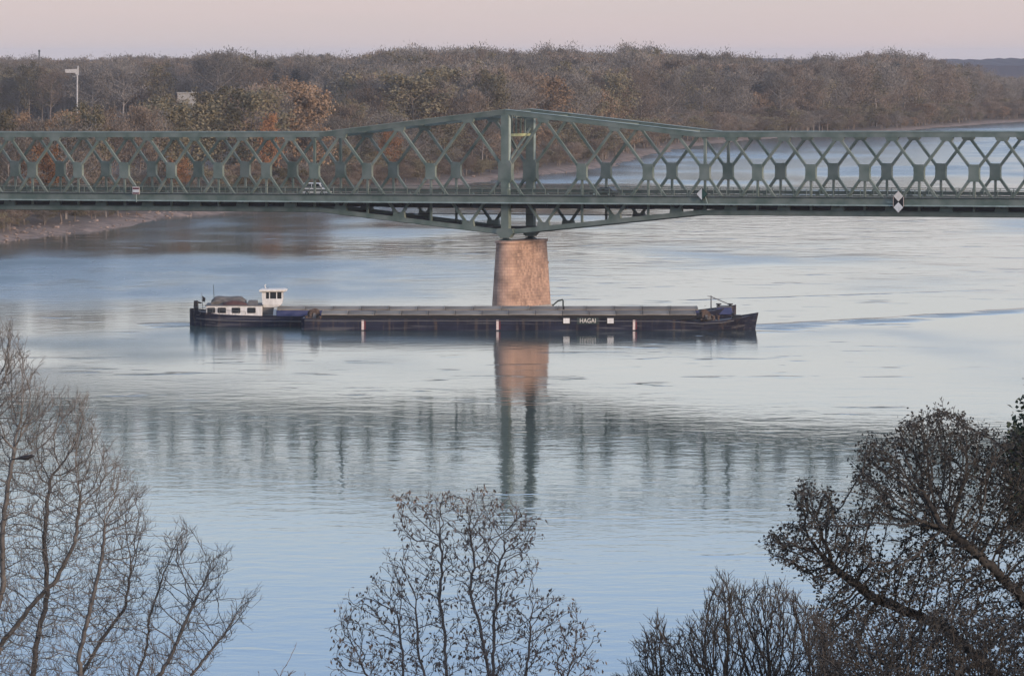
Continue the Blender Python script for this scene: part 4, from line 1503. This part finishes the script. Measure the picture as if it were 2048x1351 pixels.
for _ in range(2200):                              # low scrub along the foot of the wood
    Y_ = 1090 + 2150 * rg.random()
    d = rg.uniform(8, 34)
    x = shore_x(Y_) - d * 1.15
    px_ = px_of(x, Y_)
    if px_ < -160 or px_ > 2200 or inland(x, Y_) < 8: continue
    if not spaced(x, Y_, 4.0): continue
    pts_.append((x, Y_, ground_z(inland(x, Y_)) - 0.6))
    s = rg.uniform(0.14, 0.34) if Y_ < 1900 else rg.uniform(0.18, 0.52)
    sc_.append((s * 1.9, s * 1.9, s))
    rot_.append(rg.uniform(0, 6.28))
    idx_.append(rg.choices([0, 1, 4, 5, 7, 8, 12], [2, 2, 4, 4, 3, 3, 1])[0])

wcol = bpy.data.collections.new('wood_tree_kinds')
for i, kv in enumerate(wood_kinds):
    tk, cr_ = RAW[kv]
    j = MB()
    j.add(tk.v, tk.f, 0)
    j.add(cr_.v, cr_.f, 1)
    me = bpy.data.meshes.new('wood_tree')
    me.from_pydata(j.v, [], j.f)
    me.materials.append(M['trunk_' + kv[0]])
    me.materials.append(M['crown_' + kv[0]])
    me.polygons.foreach_set('material_index', j.m)
    o = bpy.data.objects.new('wood_tree_%02d' % i, me)
    wcol.objects.link(o)
wme = bpy.data.meshes.new('wood')
wme.from_pydata(pts_, [], [])
for nm, ty, data in (('tree_scale', 'FLOAT_VECTOR', sc_), ('tree_turn', 'FLOAT', rot_), ('tree_kind', 'INT', idx_)):
    at = wme.attributes.new(nm, ty, 'POINT')
    if ty == 'FLOAT_VECTOR': at.data.foreach_set('vector', [c for v in data for c in v])
    else: at.data.foreach_set('value', data)
wood = bpy.data.objects.new('wood', wme)
COL.objects.link(wood)
tag(wood, 'dense bare grey brown wood filling the far bank behind the front trees', 'wood', kind='stuff')
ng = bpy.data.node_groups.new('wood_trees', 'GeometryNodeTree')
ng.interface.new_socket('Geometry', in_out='INPUT', socket_type='NodeSocketGeometry')
ng.interface.new_socket('Geometry', in_out='OUTPUT', socket_type='NodeSocketGeometry')
gi, go = ng.nodes.new('NodeGroupInput'), ng.nodes.new('NodeGroupOutput')
iop = ng.nodes.new('GeometryNodeInstanceOnPoints')
ci = ng.nodes.new('GeometryNodeCollectionInfo')
ci.inputs['Collection'].default_value = wcol
ci.inputs['Separate Children'].default_value = True
ci.inputs['Reset Children'].default_value = True
iop.inputs['Pick Instance'].default_value = True


def named(nm, ty):
    k = ng.nodes.new('GeometryNodeInputNamedAttribute')
    k.data_type = ty
    k.inputs['Name'].default_value = nm
    return k.outputs['Attribute']


cb = ng.nodes.new('ShaderNodeCombineXYZ')
ng.links.new(named('tree_turn', 'FLOAT'), cb.inputs['Z'])
ng.links.new(gi.outputs[0], iop.inputs['Points'])
ng.links.new(ci.outputs[0], iop.inputs['Instance'])
ng.links.new(named('tree_kind', 'INT'), iop.inputs['Instance Index'])
ng.links.new(cb.outputs[0], iop.inputs['Rotation'])
ng.links.new(named('tree_scale', 'FLOAT_VECTOR'), iop.inputs['Scale'])
ng.links.new(iop.outputs[0], go.inputs[0])
wood.modifiers.new('trees', 'NODES').node_group = ng

M['mast'] = mat('dull white mast paint', (0.42, 0.41, 0.40), 0.7)
# white mast with arm, pale house roof among the trees, two far masts
x = (155 - CX) / F * 2480
zt = H - (132 - YH) * 2480 / F
mast = empty('signal_mast', (x, 2480, 6), 0, 'slim white mast with a horizontal white arm before the wood', 'mast')
zz = zt - 6
MB().tube([(0, 0, 0), (0.1, 0, zz * 0.55), (0.2, 0, zz * 0.93)], [0.40, 0.40, 0.36], 8).build('pole', M['mast'], mast)
MB().prism([(0.9, zz - 1.6), (0.95, zz - 4.6), (-0.6, zz - 4.2), (-0.8, zz - 3.4), (-5.6, zz - 3.4), (-6.0, zz - 1.7), (0.0, zz - 1.5)], (0, 0, 0), (1, 0, 0), (0, 0, 1), 0.9).build('arm', M['mast'], mast)
MB().tube([(0.5, 0, zz - 1.7), (0.5, 0, zz)], 0.30, 8).build('lantern', M['mast'], mast)
MB().box((-0.8, 0, zz - 5.1), (2.6, 1.6, 0.2)).build('platform', M['mast'], mast)
x = (374 - CX) / F * 2460
hs = empty('house', (x, 2460, 6.3), 0, 'tall pale flat roofed house showing over the trees', 'house')
MB().box((0, 0, 8.2), (8.6, 7, 16.4)).build('wall', M['concrete'], hs)
MB().box((0, 0, 16.6), (9.4, 7.8, 0.4)).build('roof', M['concrete'], hs)
MB().tube([(2.6, 1.0, 16.8), (2.6, 1.0, 18.0)], 0.45, 8).build('chimney', M['concrete'], hs)
for px_, ty, nm in ((80, 100, 'thin dark mast on the skyline at far left'), (512, 101, 'thin dark mast on the skyline left of the evergreens')):
    Y_ = 3800
    x = (px_ - CX) / F * Y_
    ht = H - (ty - YH) * Y_ / F - 5
    o = empty('far_mast', (x, Y_, 5), 0, nm, 'mast')
    MB().tube([(0, 0, 0), (0, 0, ht)], [0.8, 0.5], 6).build('pole', M['steel_dark'], o)
    MB().box((0, 0, ht - 0.8), (1.4, 1.0, 1.6)).build('mast_head', M['steel_dark'], o)

# ------------------------------------------------------------------ riprap on the left bank
def rock_mesh(seed):
    bm = bmesh.new()
    bmesh.ops.create_icosphere(bm, subdivisions=1, radius=1.0)
    q = random.Random(seed)
    for v in bm.verts:
        v.co *= q.uniform(0.72, 1.15)
        v.co.z *= 0.6
    me = bpy.data.meshes.new('boulder')
    bm.to_mesh(me)
    bm.free()
    me.materials.append(M['riprap'])
    return me


M['riprap'] = mat('pale stone', (0.18, 0.135, 0.11), 0.95, col2=(0.36, 0.28, 0.235), scale=0.7, rand=0.25, bump=0.05)
rocks = [rock_mesh(s) for s in range(4)]
bank = bpy.data.objects['far_river_bank']
rg = random.Random(21)
for k in range(260):
    f_ = rg.random()
    px_ = -60 + 480 * f_ if k < 210 else rg.uniform(900, 1400)
    y0 = float(np.interp(px_, [p[0] for p in SHORE_PX], [p[1] for p in SHORE_PX]))
    w = wpt(px_, y0)
    d = rg.uniform(0.5, 13)
    x = w.x - d
    o = bpy.data.objects.new('boulder', rg.choice(rocks))
    COL.objects.link(o)
    o.parent = bank
    o.location = (x, w.y + rg.uniform(-2, 2), ground_z(d) + rg.uniform(-0.1, 0.25))
    s = rg.uniform(0.2, 0.5) if k % 12 else rg.uniform(0.6, 0.95)
    o.scale = (s * 1.2, s, s * rg.uniform(0.6, 1))
    o.rotation_euler = (rg.uniform(-0.3, 0.3), rg.uniform(-0.3, 0.3), rg.uniform(0, 6))

# ------------------------------------------------------------------ foreground trees
def in_poly(px_, py_, poly):
    c = False
    j = len(poly) - 1
    for i in range(len(poly)):
        xi, yi = poly[i]
        xj, yj = poly[j]
        if (yi > py_) != (yj > py_) and px_ < (xj - xi) * (py_ - yi) / (yj - yi) + xi:
            c = not c
        j = i
    return c


def grow(attr, stems, step, kill, infl, tropism, iters, seed, inertia=0.5):
    """space colonisation. attr (n,3) points, stems: list of polylines to start from. returns nodes, parents"""
    rs = np.random.RandomState(seed)
    nodes, par = [], []
    for st_ in stems:
        last = -1
        for a, b in zip(st_[:-1], st_[1:]):
            a, b = np.array(a, float), np.array(b, float)
            k = max(1, int(np.linalg.norm(b - a) / (step * 1.5)))
            for i in range(k):
                nodes.append(a + (b - a) * i / k + rs.normal(0, step * 0.16, 3) * (1 if i else 0))
                par.append(last)
                last = len(nodes) - 1
        nodes.append(np.array(st_[-1], float))
        par.append(last)
    cap = 90000
    buf = np.zeros((cap, 3))
    buf[:len(nodes)] = nodes
    dirs = np.zeros((cap, 3))
    for i_, p_ in enumerate(par):
        if p_ >= 0:
            dv_ = nodes[i_] - nodes[p_]
            dirs[i_] = dv_ / (np.linalg.norm(dv_) + 1e-9)
    n = len(nodes)
    par = list(par)
    dist = np.full(len(attr), 1e9)
    near = np.zeros(len(attr), int)

    def upd(lo, hi):
        for s0 in range(lo, hi, 400):
            s1 = min(hi, s0 + 400)
            d = np.sqrt(((attr[:, None, :] - buf[None, s0:s1, :]) ** 2).sum(2))
            j = d.argmin(1)
            dm = d[np.arange(len(attr)), j]
            m_ = dm < dist
            dist[m_] = dm[m_]
            near[m_] = s0 + j[m_]
    upd(0, n)
    trop = np.array(tropism)
    for it in range(iters):
        keep = dist > kill
        attr, dist, near = attr[keep], dist[keep], near[keep]
        if len(attr) == 0: break
        act = dist < infl
        if not act.any(): break
        acc = np.zeros((n, 3))
        dv = attr[act] - buf[near[act]]
        dv /= (np.linalg.norm(dv, axis=1)[:, None] + 1e-9)
        np.add.at(acc, near[act], dv)
        src = np.unique(near[act])
        d = acc[src]
        d /= (np.linalg.norm(d, axis=1)[:, None] + 1e-9)
        d = d + trop + dirs[src] * inertia + rs.normal(0, 0.2, d.shape)
        d /= (np.linalg.norm(d, axis=1)[:, None] + 1e-9)
        new = buf[src] + d * step
        k = len(new)
        if n + k > cap: break
        buf[n:n + k] = new
        dirs[n:n + k] = d
        par += list(src)
        upd(n, n + k)
        n += k
    return buf[:n].copy(), par


def wood_meshes(nodes, par, r_tip, expo, split, trunk_mb, twig_mb, sides=5, rmax=None):
    n = len(nodes)
    par = np.array(par)
    rp = np.zeros(n)
    kids = [[] for _ in range(n)]
    for i in range(n):
        if par[i] >= 0: kids[par[i]].append(i)
    for i in range(n - 1, -1, -1):
        if not kids[i]: rp[i] = r_tip ** expo
        if par[i] >= 0: rp[par[i]] += rp[i]
    rad = rp ** (1 / expo)
    if rmax: rad = np.minimum(rad, rmax)
    # chains: follow the thickest child
    start = [(i, None) for i in range(n) if par[i] < 0]
    while start:
        i, frm = start.pop()
        chain = [] if frm is None else [frm]
        r_first = rad[i]
        cur = i
        while True:
            chain.append(cur)
            if not kids[cur]: break
            ks = sorted(kids[cur], key=lambda k: -rad[k])
            for k in ks[1:]: start.append((k, cur))
            cur = ks[0]
        rr_ = [rad[k] for k in chain]
        if frm is not None: rr_[0] = min(rr_[0], rr_[1] * 1.1) if len(rr_) > 1 else rr_[0]
        # cut where it gets thin
        cut = next((q for q, v in enumerate(rr_) if v < split), len(chain))
        if cut > 1:
            trunk_mb.tube([nodes[k] for k in chain[:cut + 1]], rr_[:cut + 1], sides, cap=False)
        if cut < len(chain) - 1 or cut == 0:
            c = chain[max(0, cut - 1) if cut > 0 else 0:]
            r2 = rr_[max(0, cut - 1) if cut > 0 else 0:]
            if len(c) > 1: twig_mb.tube([nodes[k] for k in c], r2, 3, cap=False)
    tips = [i for i in range(n) if not kids[i]]
    return rad, tips, kids


def side_twigs(nodes, par, rad, mb, every, length, r, up, seed, zmin=-1e9, rlim=0.02):
    q = random.Random(seed)
    pts = []
    for i in range(len(nodes)):
        if par[i] < 0 or rad[i] > rlim or nodes[i][2] < zmin or q.random() > every: continue
        p = Vector(nodes[i])
        ax = (p - Vector(nodes[par[i]])).normalized()
        sd = ax.cross(Vector((q.gauss(0, 1), q.gauss(0, 1), q.gauss(0, 1)))).normalized()
        v = (ax * 1.0 + sd * 0.7 + Vector((0, 0, up))).normalized() * length * q.uniform(0.5, 1.3)
        k = sd.cross(ax) * q.uniform(-0.15, 0.15) * length
        e = p + v
        mb.tube([p, p + v * 0.5 + k, e], [r, r * 0.9, r * 0.6], 3, cap=False)
        pts.append((e, v.normalized()))
        for _ in range(2):
            f_ = q.uniform(0.3, 0.8)
            b0 = p + v * f_ + k * (1 - abs(2 * f_ - 1))
            v2 = (v.normalized() + Vector((q.gauss(0, 0.6), q.gauss(0, 0.6), q.gauss(0, 0.6) + up * 0.6))).normalized() * length * q.uniform(0.3, 0.7)
            mb.tube([b0, b0 + v2], [r * 0.8, r * 0.5], 3, cap=False)
            pts.append((b0 + v2, v2.normalized()))
    return pts


def leaf(mb, p, d, L, w_, q):
    """small folded leaf hanging from p along d"""
    d = d.normalized()
    sd = d.cross(Vector((q.gauss(0, 1), q.gauss(0, 1), q.gauss(0, 1))))
    if sd.length < 1e-3: return
    sd = sd.normalized() * w_
    up = d.cross(sd).normalized() * (w_ * 0.6)
    b = len(mb.v)
    m1, e = p + d * L * 0.5, p + d * L + up * 0.8
    mb.v += [tuple(p), tuple(m1 + sd + up), tuple(e), tuple(m1 - sd + up)]
    mb.f += [(b, b + 1, b + 2), (b, b + 2, b + 3)]
    mb.m += [0, 0]


def sample(polys, Y0, depth, n, seed, ymax=1500, holes=(), bias=None):
    q = random.Random(seed)
    out = []
    xs_ = [p[0] for poly in polys for p in poly]
    ys_ = [p[1] for poly in polys for p in poly]
    while len(out) < n:
        px_, py_ = q.uniform(min(xs_), max(xs_)), q.uniform(min(ys_), min(ymax, max(ys_)))
        if not any(in_poly(px_, py_, p) for p in polys): continue
        if any(in_poly(px_, py_, h_) and q.random() < 0.9 for h_ in holes): continue
        if bias and q.random() > bias(px_, py_): continue
        out.append(tuple(pt(px_, py_, Y0 + q.triangular(-depth, depth, 0))))
    return np.array(out)


def fg_tree(name, label, polys, Y0, depth, n_attr, stems_px, step, kill, infl, trop, r_tip, expo, split, m_trunk, m_twig, seed,
            twig=(0.5, 0.25, 0.006, 0.4), holes=(), leaves=None, m_leaf=None, ymax=1500, rmax=None, bias=None, iters=260):
    stems = []
    for st_ in stems_px:
        line = []
        for k, (px_, py_, dy) in enumerate(st_):
            p = pt(px_, py_, Y0 + dy)
            if k == 0:
                p.z = hill_z(Y0) - 0.4
            line.append(tuple(p))
        stems.append(line)
    base = Vector(stems[0][0])
    attr = sample(polys, Y0, depth, n_attr, seed, ymax, holes, bias)
    nodes, par = grow(attr, stems, step, kill, infl, trop, iters, seed)
    nodes = nodes - np.array(base)
    tmb, cmb = MB(), MB()
    rad, tips, kids = wood_meshes(nodes, par, r_tip, expo, split, tmb, cmb, 6, rmax)
    root = empty(name, base, 0, label, 'tree')
    zmin = pt(1000, 1450, Y0).z - base.z
    ends = side_twigs(nodes, par, rad, cmb, twig[0], twig[1], twig[2], twig[3], seed + 1, zmin)
    q = random.Random(seed + 2)
    o = tmb.build('trunk', m_trunk, root, True)
    mats = [m_twig]
    if leaves:
        lmb = MB()
        spots = [(Vector(nodes[i]), Vector(nodes[i]) - Vector(nodes[par[i]])) for i in tips] + ends
        for p, d in spots:
            if p.z < zmin: continue
            if q.random() > leaves['p']: continue
            for _ in range(q.randint(*leaves['n'])):
                dd = Vector((q.gauss(0, 0.6), q.gauss(0, 0.6), q.gauss(-leaves['droop'], 0.5)))
                pp = p + Vector((q.gauss(0, 1), q.gauss(0, 1), q.gauss(0, 1))) * leaves['spread']
                leaf(lmb, pp, dd, leaves['L'] * q.uniform(0.6, 1.25), leaves['w'] * q.uniform(0.7, 1.3), q)
        cmb.m = [0] * len(cmb.f)
        cmb.add(lmb.v, lmb.f, 1)
        mats.append(m_leaf)
    cmb.build('crown', mats, root)
    return root


# bare tree at the left edge
fg_tree('bare_tree', 'tall bare tree with upright grey twigs filling the lower left', [
    [(-220, 640), (-20, 660), (25, 665), (60, 720), (100, 790), (170, 800), (205, 880), (262, 950), (300, 1040), (290, 1180), (330, 1351), (300, 1500), (-220, 1500)],
    [(230, 1500), (290, 1200), (330, 1080), (372, 1040), (385, 1080), (340, 1170), (300, 1300)],
    [(240, 1500), (330, 1300), (390, 1150), (410, 1105), (468, 1095), (445, 1170), (390, 1280), (360, 1500)],
    [(360, 1400), (430, 1280), (470, 1210), (520, 1180), (500, 1240), (420, 1330)]],
    112, 1.6, 13500,
    [[(-60, 2300, 0), (-60, 1500, 0), (0, 1292, -0.2), (62, 1212, -0.3), (112, 1160, -0.4), (150, 1085, -0.5), (160, 1000, -0.5)],
     [(-60, 2300, 0), (-30, 1600, 0.2), (62, 1400, 0.4), (72, 1290, 0.5), (95, 1190, 0.5), (88, 1080, 0.6), (100, 960, 0.6)],
     [(-60, 2300, 0), (-70, 1550, 0.1), (-35, 1330, -0.6), (5, 1180, -0.8), (5, 1050, -0.8), (28, 900, -0.9)],
     [(-60, 2300, 0), (40, 1650, 0.2), (150, 1370, 0.8), (205, 1275, 1.0), (250, 1215, 1.0), (262, 1140, 1.0)],
     [(-60, 2300, 0), (60, 1650, 0), (165, 1400, -0.7), (158, 1310, -0.9), (185, 1200, -0.9), (205, 1110, -0.8), (208, 1040, -0.8)],
     [(-60, 2300, 0), (100, 1700, 0.2), (250, 1440, -0.4), (335, 1325, -0.6), (365, 1255, -0.7), (395, 1190, -0.7)],
     [(-60, 2300, 0), (130, 1750, 0), (330, 1420, 0.3), (410, 1315, 0.4), (450, 1265, 0.4)],
     [(-60, 2300, 0), (70, 1700, 0.5), (240, 1420, 1.2), (290, 1310, 1.3), (300, 1230, 1.3), (330, 1140, 1.3)],
     [(-60, 2300, 0), (-130, 1500, 0.3), (-120, 1250, 0.5), (-80, 1000, 0.5), (-60, 850, 0.5)]],
    0.07, 0.11, 0.8, (0.03, 0, 0.30), 0.0058, 2.6, 0.022, M['bark_pale'], M['bark_pale'], 101, twig=(0.30, 0.32, 0.0050, 1.0), rmax=0.13)

# young tree with hanging dry leaves in the middle
fg_tree('leafy_tree', 'slender multi stemmed tree with hanging dry leaves at bottom centre', [
    [(655, 1420), (665, 1330), (680, 1195), (715, 1200), (735, 1180), (765, 1130), (800, 1100), (785, 1050), (790, 1005), (845, 985), (905, 1000), (960, 972), (1000, 1015), (1055, 1005), (1078, 1050),
     (1065, 1120), (1098, 1135), (1060, 1180), (1130, 1205), (1175, 1240), (1200, 1290), (1190, 1351), (1190, 1500), (680, 1500)]],
    92, 1.5, 2900,
    [[(940, 2100, 0), (905, 1600, 0), (893, 1351, 0), (889, 1260, 0.1), (878, 1200, 0.1), (884, 1120, 0.1), (880, 1060, 0.1)],
     [(940, 2100, 0), (965, 1600, 0.2), (978, 1351, 0.3), (962, 1260, 0.3), (940, 1180, 0.3), (948, 1120, 0.3), (938, 1050, 0.3)],
     [(940, 2100, 0), (985, 1600, -0.2), (984, 1351, -0.2), (988, 1240, -0.3), (996, 1150, -0.3), (1008, 1090, -0.4)],
     [(940, 2100, 0), (860, 1650, 0.2), (810, 1400, 0.2), (805, 1300, 0.2), (795, 1230, 0.2)],
     [(940, 2100, 0), (840, 1700, 0.2), (780, 1450, 0.3), (720, 1320, 0.3)],
     [(940, 2100, 0), (930, 1600, -0.4), (860, 1400, -0.5), (836, 1300, -0.5), (832, 1200, -0.5)],
     [(940, 2100, 0), (1010, 1650, 0), (1045, 1420, 0.1), (1058, 1300, 0.1), (1062, 1230, 0.1)],
     [(940, 2100, 0), (1040, 1700, 0), (1110, 1450, 0.1), (1140, 1330, 0.2)]],
    0.08, 0.13, 0.6, (0, 0, 0.55), 0.0058, 3.0, 0.018, M['bark_red'], M['bark_red'], 202, twig=(0.22, 0.2, 0.005, 0.6), rmax=0.034,
    leaves={'p': 0.36, 'n': (1, 2), 'droop': 1.1, 'spread': 0.04, 'L': 0.10, 'w': 0.022}, m_leaf=M['leaf_dry'])

# broad dark tree at the right
fg_tree('broad_tree', 'broad dark tree with dense curled leaves and arching limbs at lower right', [
    [(1530, 1110), (1545, 1065), (1600, 1040), (1585, 990), (1610, 960), (1665, 985), (1690, 1050), (1740, 1010), (1710, 970), (1722, 880), (1770, 885), (1800, 850), (1880, 812), (1960, 850), (2015, 870), (2080, 850),
     (2230, 830), (2230, 1560), (1680, 1560), (1640, 1330), (1620, 1240), (1650, 1190), (1600, 1150)]],
    84, 1.5, 12500,
    [[(2420, 2200, 0), (2300, 1600, 0), (2110, 1290, 0), (2040, 1190, -0.2), (1960, 1110, -0.4), (1880, 1050, -0.5)],
     [(2420, 2200, 0), (2260, 1600, 0.3), (2030, 1380, 0.5), (1880, 1250, 0.7), (1740, 1190, 0.8), (1650, 1120, 0.9)],
     [(2420, 2200, 0), (2350, 1500, 0.5), (2200, 1150, 0.9), (2080, 980, 1.0)],
     [(2420, 2200, 0), (2150, 1700, -0.3), (1960, 1500, -0.8), (1820, 1390, -1.0)]],
    0.06, 0.10, 0.9, (-0.10, 0, 0.12), 0.0070, 2.5, 0.025, M['bark'], M['bark'], 303, twig=(0.5, 0.15, 0.0058, 0.2), rmax=0.085,
    holes=[[(1735, 1040), (1800, 1050), (1815, 1110), (1760, 1120)], [(1855, 1180), (1890, 1180), (1890, 1215), (1855, 1215)], [(1700, 1240), (1760, 1235), (1760, 1290), (1700, 1300)],
           [(1960, 1120), (2048, 1110), (2048, 1150), (1990, 1160)], [(1985, 1180), (2030, 1190), (2025, 1215), (1985, 1210)]],
    leaves={'p': 0.55, 'n': (1, 2), 'droop': 0.2, 'spread': 0.05, 'L': 0.075, 'w': 0.02}, m_leaf=M['leaf_dark'], ymax=1560)

# bare bushes under it
fg_tree('bare_bush', 'bare upright bush of brown twigs below the broad dark tree', [
    [(1255, 1360), (1320, 1235), (1345, 1290), (1400, 1240), (1440, 1150), (1500, 1190), (1560, 1175), (1600, 1200), (1660, 1260), (1720, 1500), (1250, 1500)]],
    78, 0.9, 4200,
    [[(1560, 2000, 0), (1500, 1600, 0), (1440, 1420, 0)], [(1560, 2000, 0), (1560, 1600, 0.3), (1540, 1400, 0.3)], [(1560, 2000, 0), (1620, 1600, -0.3), (1630, 1420, -0.3)],
     [(1560, 2000, 0), (1420, 1600, -0.2), (1340, 1460, -0.2)]],
    0.06, 0.095, 0.9, (-0.1, 0, 0.6), 0.0062, 2.5, 0.02, M['bark'], M['bark'], 404, twig=(0.6, 0.22, 0.0058, 1.0), rmax=0.05, ymax=1500)
fg_tree('dark_bush', 'dark tangled bush at the bottom right corner', [
    [(1640, 1500), (1620, 1300), (1720, 1235), (1800, 1260), (1880, 1215), (1960, 1240), (2060, 1250), (2200, 1210), (2200, 1500)]],
    74, 0.9, 4200,
    [[(1900, 2000, 0), (1850, 1600, 0), (1780, 1450, 0)], [(1900, 2000, 0), (1950, 1600, 0.2), (1960, 1450, 0.2)], [(1900, 2000, 0), (2050, 1600, -0.2), (2120, 1450, -0.2)]],
    0.06, 0.12, 0.9, (0, 0, 0.3), 0.0070, 2.6, 0.02, M['bark'], M['bark'], 505, twig=(0.4, 0.16, 0.0055, 0.4), rmax=0.08, ymax=1500,
    leaves={'p': 0.55, 'n': (1, 2), 'droop': 0.2, 'spread': 0.05, 'L': 0.07, 'w': 0.02}, m_leaf=M['leaf_dark'])
fg_tree('evergreen_tree', 'dark green dense tree cut by the right edge', [
    [(2052, 800), (2030, 855), (2010, 905), (2022, 970), (2040, 1060), (2260, 1060), (2260, 770), (2100, 750)]],
    96, 1.4, 1200,
    [[(2260, 2200, 0), (2240, 1500, 0), (2480, 1050, 0), (2150, 850, 0)]],
    0.08, 0.16, 1.6, (-0.1, 0, 0.1), 0.007, 2.3, 0.03, M['bark'], M['bark'], 606, twig=(0.4, 0.2, 0.006, 0.2), rmax=0.2,
    leaves={'p': 1.0, 'n': (2, 5), 'droop': 0.1, 'spread': 0.09, 'L': 0.12, 'w': 0.04}, m_leaf=M['leaf_ever'])
fg_tree('sapling', 'thin bare sapling tips at the bottom edge left of centre', [
    [(500, 1500), (512, 1315), (520, 1350), (562, 1300), (575, 1330), (606, 1268), (612, 1340), (620, 1500)]],
    100, 0.4, 90,
    [[(560, 2100, 0), (560, 1600, 0), (550, 1440, 0)]],
    0.06, 0.14, 1.6, (0, 0, 0.6), 0.007, 2.2, 0.02, M['bark_red'], M['bark_red'], 707, twig=(0.25, 0.14, 0.0055, 0.8), rmax=0.05)

# a dark bird perched among the left twigs
bp0 = pt(46, 915, 110.2)
bird = MB()
secs_ = [(-0.26, 0.010, -0.035), (-0.12, 0.016, -0.02), (-0.04, 0.035, -0.005), (0.04, 0.055, 0.0), (0.11, 0.052, 0.015), (0.155, 0.036, 0.035), (0.195, 0.036, 0.045), (0.225, 0.022, 0.043), (0.262, 0.004, 0.036)]
bird.tube([(x, 0, z) for x, r, z in secs_], [r for x, r, z in secs_], 8)
bo = bird.build('perched_bird', M['feather'], None, True)
bo.location = bp0
tag(bo, 'dark bird perched among the bare twigs at left', 'bird')

# ------------------------------------------------------------------ haze over the whole scene
hz = bpy.data.materials.new('evening haze')
hz.use_nodes = True
n, l = hz.node_tree.nodes, hz.node_tree.links
n.remove(n['Principled BSDF'])
pv = n.new('ShaderNodeVolumePrincipled')
pv.inputs['Color'].default_value = (0.90, 0.90, 0.94, 1)
pv.inputs['Density'].default_value = 4.4e-5
pv.inputs['Anisotropy'].default_value = 0.0
l.new(pv.outputs[0], n['Material Output'].inputs['Volume'])
hx = MB()
hx.box((0, 14500, 32), (32000, 32000, 72))
ho = hx.build('haze', hz)
tag(ho, 'thin evening haze over the river', None, kind='stuff')
